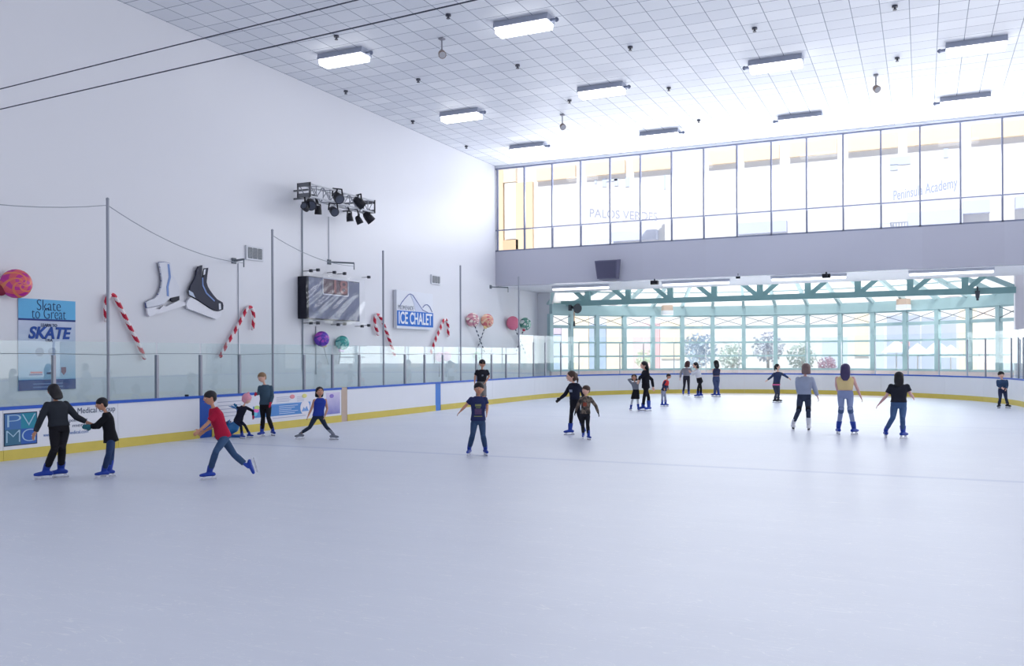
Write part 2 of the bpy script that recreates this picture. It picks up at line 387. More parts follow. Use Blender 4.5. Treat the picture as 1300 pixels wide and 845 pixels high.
# ------------------------------------------------------------------ dasher boards
boardm = mat('board_white', (226, 228, 236), rough=.35, spec=.4, noise=.03, nscale=1.5)
capm = mat('cap_blue', (20, 84, 190), rough=.4, spec=.4)
kickm = mat('kick_yellow', (212, 192, 92), rough=.5, noise=.08, nscale=3)
bluem = mat('board_blue', (26, 78, 170), rough=.4)
tanm = mat('board_tan', (192, 172, 158), rough=.6, noise=.05, nscale=5)
TH = .09
def yd(u, v=560): return on_x(u, v, XD).y
def straight_board(ya, yb, label, m=boardm, kick=True, cap=True, x=XD, s=1):
    t = thing('dasher_board', (x, (ya + yb) / 2, 0), label, 'rink board', 'rink boards')
    g = .004; mb = MB(); mb.box2((x, ya + g, .0 if not kick else .2), (x - s * TH, yb - g, ZD - (.06 if cap else 0))); mb.build('panel', m, t)
    if kick: mb = MB(); mb.box2((x + s * .012, ya + g, 0), (x - s * TH, yb - g, .2)); mb.build('kick_plate', kickm, t)
    if cap: mb = MB(); mb.box2((x + s * .02, ya, ZD - .06), (x - s * TH - .02 * s, yb, ZD)); mb.build('cap_rail', capm, t)
    return t
cuts = [-190, -92, 4, 150, 253.7, 269, 433.5, 441, 553, 559.5]
ys = [on_x(u, 0, XD).y for u in cuts]; ys.append((ys[-1] + CYR) / 2); ys.append(CYR)
# pixel columns run with height; take them at board mid height
ys = [on_x(u, 590 - u * .12, XD).y for u in cuts]; yq = ys[-1]; ys += [yq + (CYR - yq) * .5, CYR]
lab = ['plain white rink board at the near end of the side boards', 'plain white rink board just before the blue PVMG advert board', 'white rink board carrying the PVMG medical group advert', 'plain white scuffed rink board between medical advert and blue strip', 'narrow solid blue board strip next to the price-list advert board',
       'white rink board carrying the blue and purple skating adverts', 'narrow tan board strip at the end of the adverts', 'plain white rink board between tan strip and blue strip', 'narrow light blue board strip near the man in black, beyond the tan strip', 'plain white rink board just past the blue strip behind the man in black', 'plain white side rink board where the boards start to curve']
boards = []
for i in range(len(ys) - 1):
    m, kk, cp = boardm, True, True
    if i in (4,): m, kk = bluem, False
    if i == 6: m, kk, cp = tanm, False, False
    if i == 8: m, kk = mat('board_blue_light', (58, 122, 206), rough=.4), False
    boards.append(straight_board(ys[i], ys[i + 1], lab[i], m, kk, cp))
aS = [PI]; aA, aB = ang_of(on_ring(786, 490, RR)), ang_of(on_ring(1199, 495, RR))
ac = [PI, PI - (PI - aA) * .5, aA] + [aA + (aB - aA) * t for t in (.2, .4, .6, .8)] + [aB, aB * .66, aB * .33, 0]
def ring_sec(mb, R0, R1, a0, a1, zl, zh_, n=8):
    for i in range(n):
        p, q = a0 + (a1 - a0) * i / n, a0 + (a1 - a0) * (i + 1) / n
        mb.prism([ring(R0, p, zl), ring(R0, q, zl), ring(R1, q, zl), ring(R1, p, zl)], (0, 0, zh_ - zl))
for i in range(len(ac) - 1):
    a0, a1 = ac[i], ac[i + 1]; P = ring(RR, (a0 + a1) / 2); e = .0004
    t = thing('dasher_board', P, 'curved white end board of the rink, %s counting round from the candy wall' % ORD[i], 'rink board', 'curved rink boards')
    mb = MB(); ring_sec(mb, RR, RR + TH, a0 - e, a1 + e, .2, ZD - .06); mb.build('panel', boardm, t)
    mb = MB(); ring_sec(mb, RR - .012, RR + TH, a0 - e, a1 + e, 0, .2); mb.build('kick_plate', kickm, t)
    mb = MB(); ring_sec(mb, RR - .02, RR + TH + .02, a0, a1, ZD - .06, ZD); mb.build('cap_rail', capm, t)
straight_board(30, CYR, 'white rink board on the side facing the candy wall, next to the curve', x=XR, s=-1)
straight_board(24, 30, 'white rink board on the side facing the candy wall, second from the curve', x=XR, s=-1)

# ---- glass and posts
postm = mat('post_aluminium', (150, 152, 164), rough=.35, metal=.3, spec=.5)
gls = glass_mat('rink_glass', (.90, .955, .955), refl=1.5, haze=.03)
XG = XD - .05
pu = [68, 137.5, 199, 254.5, 304, 346.5, 386, 422, 456, 487, 514, 539, 562, 585, 604.5, 624, 642.5, 659]
tall = {137.5, 346.5, 487, 585, 659}
def yg(u): return on_x(u, 475, XG).y
py = [yg(u) for u in pu]; py = [py[0] - 4.9, py[0] - 2.42] + py if False else [py[0] - (py[1] - py[0]) * 2, py[0] - (py[1] - py[0])] + py
talls = [False, False] + [u in tall for u in pu]
ti = pi_ = 0
for i, y in enumerate(py):
    if talls[i]:
        mb = MB(); mb.tube([(XG, y, ZD), (XG, y, 5.32)], .032, 10); mb.ball((XG, y, 5.33), .036)
        o = mb.build('net_pole', mat('pole_grey', (152, 156, 168), rough=.4, metal=.3), smooth=False)
        tag(o, 'tall thin grey net pole rising from the side boards, %s counting away from the banner' % ORD[ti], 'pole', 'tall net poles'); ti += 1
    else:
        mb = MB(); mb.box2((XG - .035, y - .03, ZD), (XG + .035, y + .03, 2.0)); 
        t = tag(mb.build('stanchion', postm), 'short metal glass post on the side boards, %s counting away from the banner end' % ORD[pi_], 'post', 'short glass posts'); pi_ += 1
for i in range(len(py) - 1):
    mb = MB(); mb.box2((XG - .006, py[i] + .032, ZD + .002), (XG + .006, py[i + 1] - .032, 2.28)); o = mb.build('rink_glass', gls)
    tag(o, 'clear pane of rink glass on the side boards, %s counting away from the banner end' % ORD[i], 'glass pane', 'side glass panes')
# glass round the curve (taller)
RG = RR + .05
mb = MB(); mb.box2((XG - .006, py[-1] + .05, ZD + .002), (XG + .006, CYR - .03, 2.85))
tag(mb.build('rink_glass', gls), 'first tall pane of rink glass, beside the last net pole at the curve', 'glass pane', 'tall end glass panes')
ap = [ang_of(on_ring(u, 450, RG)) for u in (692, 712, 735, 787, 817)]
ap = [PI] + [x if x > 0 else PI - .03 for x in ap]; last = ap[-1]; ae = [ang_of(on_ring(u, 450, RG)) for u in (1217, 1228, 1251, 1284, 1293)]
n = 10; ap += [last + (ae[1] - last) * (i + 1) / n for i in range(n)]; ap += [ae[2], ae[3], ae[4]]; ap += [ae[4] * .6, ae[4] * .25, 0.0]
farpost = mat('post_pale', (196, 204, 212), rough=.4)
for i, a in enumerate(ap):
    mb = MB(); P = ring(RG, a); rd = V((math.cos(a), math.sin(a), 0)); tdd = V((-math.sin(a), math.cos(a), 0))
    mb.box((P.x, P.y, (ZD + 2.55) / 2), (.05 if i <= 2 or i >= len(ap) - 6 else .03, .06, 2.55 - ZD), (tdd, rd, EZ))
    dark = i <= 2 or i >= len(ap) - 6
    tag(mb.build('stanchion', postm if dark else farpost), 'slim post of the tall end glass, %s counting round from the candy wall' % ORD[i], 'post', 'tall glass posts round the end')
gle = glass_mat('end_glass', (.95, .98, .98), refl=1.0, haze=.02)
gla = glass_mat('corner_glass', (.90, .955, .955), refl=1.2, haze=.04)
for i in range(len(ap) - 1):
    mb = MB(); a0, a1 = ap[i], ap[i + 1]; n = max(1, int(abs(a0 - a1) / .05))
    g_ = .028 / RG
    ring_sec(mb, RG - .005, RG + .005, a0 - g_, a1 + g_, ZD + .002, 2.85, n)
    tag(mb.build('rink_glass', gla if i < 3 or i > len(ap) - 6 else gle), 'tall pane of end glass, %s counting round from the candy wall' % ORD[i], 'glass pane', 'tall end glass panes')
mb = MB(); zz = 2.0
mb.tube([(XG + .05, y, 2.0 + (.03 if i % 3 else .005)) for i, y in enumerate(py)], .008, 6)
tag(mb.build('cable', mat('cable_grey', (120, 132, 140))), 'thin cable running along the tops of the short glass posts', 'cable')
# ------------------------------------------------------------------ ceiling things
housing = mat('fixture_grey', (170, 176, 194), rough=.45)
diff = mat('fixture_diffuser', (255, 255, 255), rough=.5, emit=4.0)
lights = [(437, 80, 'largest over the stage-lamp truss side'), (665, 40, ''), (586, 152, ''), (764, 121, ''), (671, 193, ''), (838, 176.5, ''), (985, 88, ''), (1016, 156.5, ''), (1239, 66, ''), (1225, 133.5, '')]
llab = ['lit ceiling light box high above the stage lamps, near the white wall', 'large lit ceiling light box nearest the viewer in the middle of the hall', 'lit ceiling light box along the white wall, between the stage-lamp one and the window', 'lit ceiling light box directly above the dark grey loudspeaker', 'small ceiling light box at the corner of the window by the white wall', 'small ceiling light box by the upper window, second from the white wall',
        'lit ceiling light box in mid ceiling, in front of the third one by the window', 'small ceiling light box by the upper window, third from the white wall', 'lit ceiling light box farthest from the white wall and nearest the viewer on that side', 'small ceiling light box by the upper window, farthest from the white wall']
for (u, v, _), lb in zip(lights, llab):
    P = on_z(u, v, ZC - .3); L = 1.52
    t = thing('ceiling_light', (P.x, P.y, ZC), lb, 'ceiling light', 'ceiling light boxes')
    mb = MB(); prof = [(-.27, -.17), (-.22, 0), (.22, 0), (.27, -.17)]
    mb.prism([V((P.x - L / 2, P.y + a, ZC + b)) for a, b in prof], (L, 0, 0)); mb.build('housing', housing, t)
    mb = MB(); prof = [(-.24, -.17), (-.2, -.31), (.2, -.31), (.24, -.17)]
    mb.prism([V((P.x - L / 2 + .04, P.y + a, ZC + b)) for a, b in prof], (L - .08, 0, 0)); mb.build('diffuser', diff, t)
    e = 1 if u < 900 else -1
    mb = MB(); mb.box((P.x + e * (L / 2 + .07), P.y, ZC - .14), (.14, .08, .07)); mb.ball((P.x + e * (L / 2 + .15), P.y, ZC - .14), .06); mb.build('conduit_box', mat('conduit', (110, 118, 140)), t)
for (u, v), lb in zip([(561, 68), (714, 160), (1112, 112)], ['small round ceiling spotlight hanging between the two nearest light boxes', 'small round ceiling spotlight hanging over the window near the white wall', 'small round ceiling spotlight hanging farthest from the white wall']):
    P = on_z(u, v, ZC - .42); t = thing('hanging_spotlight', (P.x, P.y, ZC), lb, 'spotlight', 'hanging spotlights')
    mb = MB(); mb.tube([(P.x, P.y, ZC), (P.x, P.y, ZC - .36)], .022, 8); mb.box((P.x, P.y, ZC - .02), (.14, .14, .04)); mb.build('stem', mat('stem_grey', (150, 150, 160)), t)
    mb = MB(); d = V((.5, -.6, -.62)).normalized(); mb.tube([P - d * .1, P - d * .02, P + d * .1], [.05, .1, .11], 14); mb.build('lamp_head', mat('lamp_bronze', (140, 122, 112), rough=.35, metal=.4), t, smooth=False)
    mb = MB(); mb.tube([P + d * .1, P + d * .104], .09, 14); mb.build('lens', mat('lens_grey', (190, 190, 196), rough=.2), t)
for i, (u, v) in enumerate([(427, 45), (569, 18), (531, 100), (657, 82), (439, 115), (524, 153), (592, 185), (800, 59), (723, 127), (958, 35), (1136, 7), (1139, 73), (849, 111), (887, 152)]):
    P = on_z(u, v, ZC); mb = MB(); mb.tube([P + EZ * .01, P - EZ * .05, P - EZ * .051, P - EZ * .1], [.07, .07, .025, .025], 10); mb.tube([P - EZ * .1, P - EZ * .115], .05, 10)
    tag(mb.build('sprinkler_head', mat('sprinkler', (74, 76, 88), rough=.4)), 'small dark sprinkler head in the tiled ceiling', 'sprinkler', 'ceiling sprinkler heads')
# two long wires across the hall
wire = mat('wire_dark', (70, 74, 88))
for (a, b, z, lb) in (((0, 113), (453, 0), 7.5, 'upper of the two long dark wires strung across the hall'), ((0, 138.7), (603, 0), 7.0, 'lower of the two long dark wires strung across the hall')):
    A, B = on_z(*a, z), on_z(*b, z); d = (B - A); A0 = A - d * ((A.x - XW) / d.x); mb = MB(); pts = [A0.lerp(B + d * .6, t / 12) for t in range(13)]
    mb.tube(pts, .011, 6); tag(mb.build('overhead_wire', wire), lb, 'wire')

# ------------------------------------------------------------------ side wall decorations
def wp(u, v, x=XW): return on_x(u, v, x)
# candy canes: ring-by-ring helical stripe
cred, cwht = mat('candy_red', (200, 34, 66), rough=.3), mat('candy_white', (236, 228, 232), rough=.3)
def cane(pts, r, lb):
    P = [wp(u, v, XW + .1) for u, v in pts]; path = []
    for i in range(len(P) - 1):             # smooth with Catmull-Rom
        p0, p1, p2, p3 = P[max(i - 1, 0)], P[i], P[i + 1], P[min(i + 2, len(P) - 1)]
        for k in range(12):
            t = k / 12; path.append(.5 * ((2 * p1) + (p2 - p0) * t + (2 * p0 - 5 * p1 + 4 * p2 - p3) * t * t + (3 * p1 - p0 - 3 * p2 + p3) * t ** 3))
    path.append(P[-1]); L = [0]
    for i in range(1, len(path)): L.append(L[-1] + (path[i] - path[i - 1]).length)
    m = int(L[-1] / .035); fine = []; j = 0
    for k in range(m + 1):
        s = L[-1] * k / m
        while j < len(L) - 2 and L[j + 1] < s: j += 1
        fine.append(path[j].lerp(path[j + 1], (s - L[j]) / max(L[j + 1] - L[j], 1e-6)))
    mb = MB(); mb.tube(fine, r, 12, round_=True, mifn=lambda i, k: 1 if ((i / 9 + k / 12) % 1.0) < .55 else 0)
    o = mb.build('candy_cane', [cwht, cred], smooth=True); tag(o, lb, 'candy cane', 'candy canes on the wall')
cane([(134.6, 406), (134.4, 386), (138, 376), (144, 374.5), (150, 384), (163, 411), (174.5, 434), (183.5, 454)], .05, 'striped candy cane on the wall between banner and white skate cutout')
cane([(320.8, 417), (322, 400), (318.5, 390), (313, 393), (306, 406), (296, 424), (288, 437), (280, 452)], .05, 'striped candy cane on the wall under the large air vent')
cane([(480, 424), (475.8, 410), (477, 401), (481, 400), (485.5, 408), (491, 422), (496, 436), (501, 450)], .055, 'striped candy cane on the wall between scoreboard and ice chalet sign')
cane([(569, 426), (568.8, 414), (566.5, 406), (563, 407), (558.5, 418), (553, 431), (547, 448)], .055, 'striped candy cane on the wall beyond the ice chalet sign')
# lollipops
def swirl_mat(name, a, b, c3, arms=3, turns=5):
    k = NT(name); tc = k.n('TexCoord'); sx = k.n('SeparateXYZ'); k.l(tc.outputs['Object'], sx.inputs[0])
    an = k.math('ARCTAN2', sx.outputs['Z'], sx.outputs['Y']); r = k.math('SQRT', k.math('ADD', k.math('POWER', sx.outputs['Y'], 2), k.math('POWER', sx.outputs['Z'], 2)))
    f = k.math('FRACT', k.math('ADD', k.math('MULTIPLY', an, arms / (2 * PI)), k.math('MULTIPLY', r, turns)))
    g = k.math('FRACT', k.math('ADD', k.math('MULTIPLY', an, 5 / (2 * PI)), k.math('MULTIPLY', r, -7)))
    col = k.mix(k.math('GREATER_THAN', f, .55), lin(a), lin(b)); col = k.mix(k.math('GREATER_THAN', g, .72), col, lin(c3)); k.l(col, k.b.inputs['Base Color']); k.b.inputs['Roughness'].default_value = .25
    return k.m
stickm = [mat('stick_white', (226, 226, 232)), mat('stick_dark', (60, 70, 90))]
def lolly(u, v, r, m, lb, stick=None, bow=None, dark=True):
    P = wp(u, v, XW + .78 * r + .01); t = thing('lollipop', P, lb, 'lollipop', 'lollipops on the wall')
    mb = MB(); fx = V((.8, -.6, 0)).normalized(); fy = V((.6, .8, 0))
    mb.ball(P, (r * .55, r, r), (fx, fy, EZ), 20, 12); o = mb.build('candy_head', m, t, smooth=True)
    if stick:
        Q = wp(*stick, XW + .05); d = (Q - P).normalized(); mb = MB(); A = P + d * r * .8; n_ = 14
        mb.tube([A.lerp(Q, i / n_) for i in range(n_ + 1)], .028, 8, mifn=(lambda i, k: 1 if (i + (k > 3)) % 2 else 0) if dark else (lambda i, k: 0)); mb.build('stick', stickm, t)
    if bow:
        d = ((wp(*stick, XW) if stick else P - EZ) - P).normalized(); B = P + d * (r + .02) + fx * .05; mb = MB(); 
        for s in (-1, 1): mb.ball(B + V((0, s * .07, 0)), (.04, .075, .06), n=10, m=6)
        mb.ball(B, .045, n=8, m=6); mb.build('bow', bow, t, smooth=True)
yb = mat('bow_cream', (238, 212, 150)); rb = mat('bow_red', (196, 60, 90))
lolly(20.5, 360, .31, swirl_mat('swirl_pink', (226, 96, 110), (196, 48, 150), (232, 130, 90), 3, 6), 'big pink and orange swirl lollipop above the skate banner')
lolly(1, 368, .12, mat('candy_maroon', (140, 40, 66)), 'small dark red lollipop at the frame edge beside the pink swirl')
lolly(408.5, 430, .25, swirl_mat('swirl_purple', (110, 70, 196), (180, 80, 200), (90, 60, 170), 2, 5), 'purple swirl lollipop on the wall below the scoreboard', (417, 462), yb, False)
lolly(434.5, 435, .24, swirl_mat('swirl_teal', (80, 180, 172), (150, 214, 206), (70, 150, 150), 2, 4), 'teal swirl lollipop on the wall below the scoreboard', (430, 462), mat('bow_pink', (226, 190, 230)), False)
lolly(600, 406, .31, swirl_mat('swirl_stripe', (226, 160, 170), (240, 226, 214), (186, 120, 140), 4, 3), 'pink and cream striped lollipop of the first crossed pair on the wall', (615, 446), yb)
lolly(618.5, 407, .31, swirl_mat('swirl_orange', (240, 176, 150), (226, 120, 128), (246, 214, 180), 3, 4), 'orange and pink swirl lollipop of the first crossed pair on the wall', (605, 446), yb)
lolly(651, 410, .33, mat('candy_rose', (236, 128, 156), rough=.2, noise=.08), 'rose pink lollipop of the far crossed pair on the wall', (667, 448), yb)
lolly(667, 411, .31, swirl_mat('swirl_green', (120, 180, 160), (226, 236, 230), (80, 140, 130), 4, 4), 'green and white swirl lollipop of the far crossed pair on the wall', (655, 448), rb)
pk = mat('candy_pale_pink', (244, 190, 214), rough=.3)
lolly(558.5, 453, .2, pk, 'pale pink candy ball low behind the glass, first of two', (558, 478), None, False)
lolly(567, 452, .2, pk, 'pale pink candy ball low behind the glass, second of two', (567, 478), None, False)
lolly(606, 452, .2, mat('candy_pale_green', (196, 226, 204), rough=.3), 'pale green candy ball low behind the glass, near the crossed lollipops', (607, 478), None, False)
# big flat skate cut-outs
def crop_pts(pts, ox, oy, sc, x): return [wp(ox + a / sc, oy + b / sc, x) for a, b in pts]
def cut(t, name, pts, m, x0_, th, ox=170, oy=320, sc=6.0375):
    mb = MB(); mb.prism(crop_pts(pts, ox, oy, sc, x0_), (th, 0, 0)); return mb.build(name, m, t)
T0 = XW + .06
navy = mat('skate_navy', (34, 38, 62), rough=.5, noise=.15, nscale=4); swh = mat('skate_white', (218, 220, 230), rough=.5); sbl = mat('skate_blue', (120, 146, 200)); sdk = mat('skate_black', (40, 42, 54)); edg = mat('skate_edge', (80, 92, 150))
t = thing('skate_cutout', wp(208, 375, T0), 'white figure skate cutout mounted on the wall', 'wall decoration', 'skate cutouts')
boot = [(183, 80), (225, 76), (270, 88), (280, 130), (285, 170), (312, 215), (335, 265), (338, 335), (270, 350), (245, 372), (220, 395), (160, 412), (92, 425), (85, 385), (110, 370), (150, 355), (175, 330), (190, 300), (202, 260), (207, 215), (202, 175), (193, 130)]
cut(t, 'boot', boot, swh, T0, .05); cut(t, 'outline', [(c[0] + (c[0] - 215) * .03, c[1] + (c[1] - 250) * .02) for c in boot], edg, T0 - .01, .03)
cut(t, 'stripe', [(257, 90), (272, 92), (283, 190), (265, 265), (268, 340), (252, 335), (249, 265), (266, 188)], sbl, T0 + .05, .006)
cut(t, 'heel', [(272, 350), (338, 335), (338, 368), (290, 382), (275, 372)], sdk, T0, .05)
cut(t, 'blade', [(90, 430), (190, 412), (150, 437), (190, 436), (215, 410), (240, 416), (330, 372), (385, 385), (385, 407), (110, 492), (94, 475)], mat('blade_white', (232, 232, 240)), T0, .05)
for i in range(9): 
    a = (190 + min(i, 5) * 3 - max(0, i - 5) * 10, 110 + i * 26); cut(t, 'lace', [a, (a[0] + 12, a[1] + 3), (a[0] + 12, a[1] + 8), (a[0], a[1] + 6)], edg, T0 + .05, .006) if i % 2 == 0 else None
t = thing('skate_cutout', wp(258, 375, T0), 'dark navy hockey skate cutout mounted on the wall', 'wall decoration', 'skate cutouts')
cut(t, 'boot', [(485, 110), (512, 100), (508, 150), (507, 185), (522, 190), (526, 150), (532, 125), (558, 120), (550, 180), (545, 230), (555, 265), (570, 290), (595, 325), (625, 360), (668, 385), (674, 410), (672, 440), (640, 452), (600, 440), (570, 425), (525, 395), (480, 365), (420, 330), (415, 290), (425, 260), (440, 230), (455, 205), (465, 180), (470, 140)], navy, T0 + .01, .06)
cut(t, 'toe_cap', [(650, 392), (664, 392), (668, 436), (652, 440)], swh, T0 + .07, .006)
cut(t, 'piping', [(522, 195), (530, 195), (532, 250), (560, 310), (620, 370), (616, 378), (552, 318), (524, 256)], sbl, T0 + .07, .006)
cut(t, 'ankle_pad', [(420, 290), (452, 310), (470, 350), (424, 326)], mat('pad_grey', (190, 200, 220)), T0 + .07, .006)
cut(t, 'tongue_mark', [(536, 132), (550, 130), (544, 170), (532, 176)], swh, T0 + .07, .006)
cut(t, 'blade', [(422, 345), (475, 372), (560, 430), (600, 452), (640, 456), (660, 458), (655, 490), (620, 515), (400, 432), (388, 402), (400, 370)], mat('blade_white', (232, 232, 240)), T0 - .01, .06)
# banner
A, B = wp(23, 378, XW + .02), wp(95.5, 380, XW + .02); zt_, zb_ = A.z, wp(23, 496.2, XW + .02).z
def banner_mat():
    k = NT('banner_print'); tc = k.n('TexCoord'); sx = k.n('SeparateXYZ'); k.l(tc.outputs['Generated'], sx.inputs[0])
    n = k.n('TexNoise'); n.inputs['Scale'].default_value = 1.2; n.inputs['Detail'].default_value = 5; n.inputs['Distortion'].default_value = .8
    mp = k.n('Mapping'); mp.inputs['Scale'].default_value = (1, .8, 2.2); k.l(tc.outputs['Object'], mp.inputs[0]); k.l(mp.outputs[0], n.inputs['Vector'])
    rp = k.n('ValToRGB'); k.l(sx.outputs['Z'], rp.inputs[0]); e = rp.color_ramp.elements; e[0].position = .1; e[0].color = (*lin((120, 178, 214)), 1); e[1].position = .75; e[1].color = (*lin((204, 210, 230)), 1)
    x = e.new(.42); x.color = (*lin((186, 206, 226)), 1)
    k.l(k.mix(k.math('MULTIPLY', k.math('POWER', n.outputs['Fac'], 2.0), .7), rp.outputs[0], lin((96, 140, 190))), k.b.inputs['Base Color']); k.b.inputs['Roughness'].default_value = .45; return k.m
bt = thing('banner', (XW, (A.y + B.y) / 2, zb_), 'blue hanging banner reading skate to great and learn to skate', 'banner')
h = zt_ - zb_; W_ = B.y - A.y; yc_ = (A.y + B.y) / 2; Xb = XW + .02
mb = MB(); mb.box2((XW + .003, A.y, zb_), (Xb, B.y, zt_)); mb.build('sheet', banner_mat(), bt)
def bq(name, y0, y1, f0, f1, m, x=Xb, th=.006): mb = MB(); mb.box2((x, A.y + W_ * y0, zt_ - h * f0), (x + th, A.y + W_ * y1, zt_ - h * f1)); return mb.build(name, m, bt)
bq('header_band', 0, 1, 0, .215, mat('banner_sky', (96, 178, 226), rough=.45)); bq('divider_line', 0, 1, .215, .236, mat('banner_navy', (40, 60, 130)))
bq('footer_band', 0, 1, .885, 1, mat('banner_foot', (46, 72, 136)))
ink = mat('banner_ink', (30, 52, 100)); ink2 = mat('banner_ink_blue', (34, 76, 160)); ink3 = mat('banner_ink_grey', (148, 166, 194)); ink4 = mat('banner_ink_foot', (110, 140, 190))
def bt_txt(s, f, size, w, m, y=.5, **k): text('lettering', s, (Xb + .008, A.y + W_ * y, zt_ - h * f), EY, EZ, size, m, bt, W_ * w, **k)
bt_txt('Skate', .068, .36, .42, ink, .52, bold=-.006); bt_txt('to Great', .16, .36, .6, ink, .52, bold=-.006)
bt_txt('LEARN TO', .285, .1, .28, ink, .52); bt_txt('SKATE', .375, .36, .76, ink2, .52, font_shear=.25, bold=.012); bt_txt('USA', .452, .09, .12, ink, .52)
for y in (.36, .58): mb = MB(); mb.tube([(Xb + .004, A.y + W_ * y, zt_ - h * .58), (Xb + .008, A.y + W_ * y, zt_ - h * .58)], .1, 16); mb.build('emblem', ink3, bt)
bq('logo_strip', .2, .4, .795, .815, mat('logo_red', (190, 90, 110)), Xb + .001); bq('logo_strip', .18, .4, .82, .835, ink2, Xb + .001); bq('logo_strip', .48, .62, .805, .825, ink, Xb + .001)
mb = MB(); cy2 = A.y + W_ * .78; zz = zt_ - h * .79; mb.prism([V((Xb, cy2 - .06, zz + .08)), V((Xb, cy2 + .06, zz + .08)), V((Xb, cy2 + .06, zz - .03)), V((Xb, cy2, zz - .1)), V((Xb, cy2 - .06, zz - .03))], (.008, 0, 0)); mb.build('shield_logo', mat('shield_plum', (96, 50, 96)), bt)
for f in (.925, .96): bq('footer_line', .24, .76, f, f + .012, ink4, Xb + .006, .003)
# air vents
for (u0, u1, v0, v1, lb) in ((311, 333, 311, 329, 'large square air vent on the white wall by the candy cane'), (546.5, 558, 348, 360, 'small air vent on the white wall above the ice chalet sign')):
    a, b = wp(u0, v0), wp(u1, v0 + 1); zl = wp(u0, v1).z; t = thing('air_vent', (XW, (a.y + b.y) / 2, zl), lb, 'air vent', 'wall air vents')
    mb = MB(); mb.box2((XW, a.y, zl), (XW + .05, b.y, a.z)); mb.build('frame', mat('vent_frame', (214, 216, 224)), t)
    mb = MB(); n = 3; w = (b.y - a.y - .12) / n
    for i in range(n): mb.box2((XW + .05, a.y + .06 + i * w + .02, zl + .05), (XW + .056, a.y + .06 + (i + 1) * w - .02, a.z - .05))
    mb.build('backing', mat('vent_dark', (104, 112, 122), rough=.5), t)
    mb = MB()
    for i in range(9): z = zl + .08 + (a.z - zl - .14) * i / 9; mb.box2((XW + .056, a.y + .07, z), (XW + .066, b.y - .07, z + .018))
    mb.build('louvre', mat('vent_slat', (150, 154, 160)), t)
# conduits down the wall
for (u, v0, v1, r, lb) in ((383, 262, 470, .022, 'grey conduit pipe running down the wall from the stage lamps'), (417, 275, 330, .012, 'thin pale cable down the wall from the middle of the lamp truss'), (302, 334, 470, .012, 'thin pale cable down the wall below the large vent'), (400.5, 414, 475, .016, 'thin conduit pipe below the scoreboard')):
    a, b = wp(u, v0), wp(u, v1); mb = MB(); mb.tube([(XW + r, a.y, a.z), (XW + r, a.y, b.z)], r, 8); tag(mb.build('conduit_pipe', mat('conduit_grey', (158, 166, 176)) if r > .0205 else mat('conduit_pale', (178, 184, 196))), lb, 'pipe', 'wall conduits')
# wall arms holding the net cables
arms = [((297, 331), (309.5, 332), 'slim wall arm beside the large air vent'), ((418, 332.5), (449.5, 333.5), 'horizontal wall arm above the scoreboard'), ((623, 364), (645, 366), 'horizontal wall arm below the grey gallery wall')]
arm_pt = []
for (a, b, lb) in arms:
    P0 = wp(*a, XW + .02); P1 = on_z(*b, P0.z); mb = MB(); t = thing('cable_bracket', P0, lb, 'bracket', 'cable wall arms')
    P1 = wp(*b, XW + .55); mb.bar(P0, (P1.x, P1.y, P0.z), .05); mb.build('rod', mat('arm_grey', (104, 112, 122)), t)
    mb = MB(); mb.box(P0, (.04, .16, .16)); mb.build('wall_plate', mat('arm_grey', (104, 112, 122)), t)
    mb = MB(); mb.tube([(P1.x, P1.y, P0.z), (P1.x, P1.y, P0.z - .22)], .016, 6); mb.build('hook', mat('arm_grey', (104, 112, 122)), t); arm_pt.append(V((P1.x, P1.y, P0.z - .1)))
def sag(a, b, s, n=14): return [V(a).lerp(V(b), i / n) - EZ * (s * 4 * (i / n) * (1 - i / n)) for i in range(n + 1)]
polesY = [y for y, k in zip(py, talls) if k]
cb = mat('net_cable', (150, 156, 166))
cables = [((XG, polesY[0] - 7.5, 5.3), (XG, polesY[0], 5.2), .45, 'sagging net cable from the nearest net pole out of frame'), ((XG, polesY[0], 5.2), arm_pt[0], .25, 'sagging net cable from the nearest net pole to the vent wall arm'), ((XG, polesY[1], 5.2), arm_pt[1], .18, 'sagging net cable from second net pole to the arm above scoreboard')]
for a, b, s, lb in cables: mb = MB(); mb.tube(sag(a, b, s), .009, 6); tag(mb.build('net_cable', cb), lb, 'cable', 'sagging net cables')

# ------------------------------------------------------------------ stage lamp truss
XT = XW + .75
a, b = on_x(386, 243, XT), on_x(468.5, 261, XT); zc = (a.z + b.z) / 2; hh = .19
st = thing('lighting_truss', (XT, (a.y + b.y) / 2, zc), 'aluminium lattice truss carrying black stage lamps on the white wall', 'truss')
alu = mat('truss_alu', (204, 206, 212), rough=.4, metal=0); alud = mat('truss_end', (112, 114, 120), rough=.4)
for sx_ in (-1, 1):
    for sz in (-1, 1): mb = MB(); mb.tube([(XT + sx_ * hh, a.y, zc + sz * hh), (XT + sx_ * hh, b.y, zc + sz * hh)], .03, 8); mb.build('chord_tube', alu, st)
mb = MB(); n = 10
for i in range(n):
    y0, y1 = a.y + (b.y - a.y) * i / n, a.y + (b.y - a.y) * (i + 1) / n; f = 1 if i % 2 else -1
    for sx_ in (-1, 1): mb.bar((XT + sx_ * hh, y0, zc - f * hh), (XT + sx_ * hh, y1, zc + f * hh), .02)
    for sz in (-1, 1): mb.bar((XT - f * hh, y0, zc + sz * hh), (XT + f * hh, y1, zc + sz * hh), .02); 
    mb.bar((XT + hh, y0, zc - hh), (XT + hh, y0, zc + hh), .02)
mb.build('lattice', mat('truss_lattice', (140, 144, 154), rough=.4, metal=0), st)
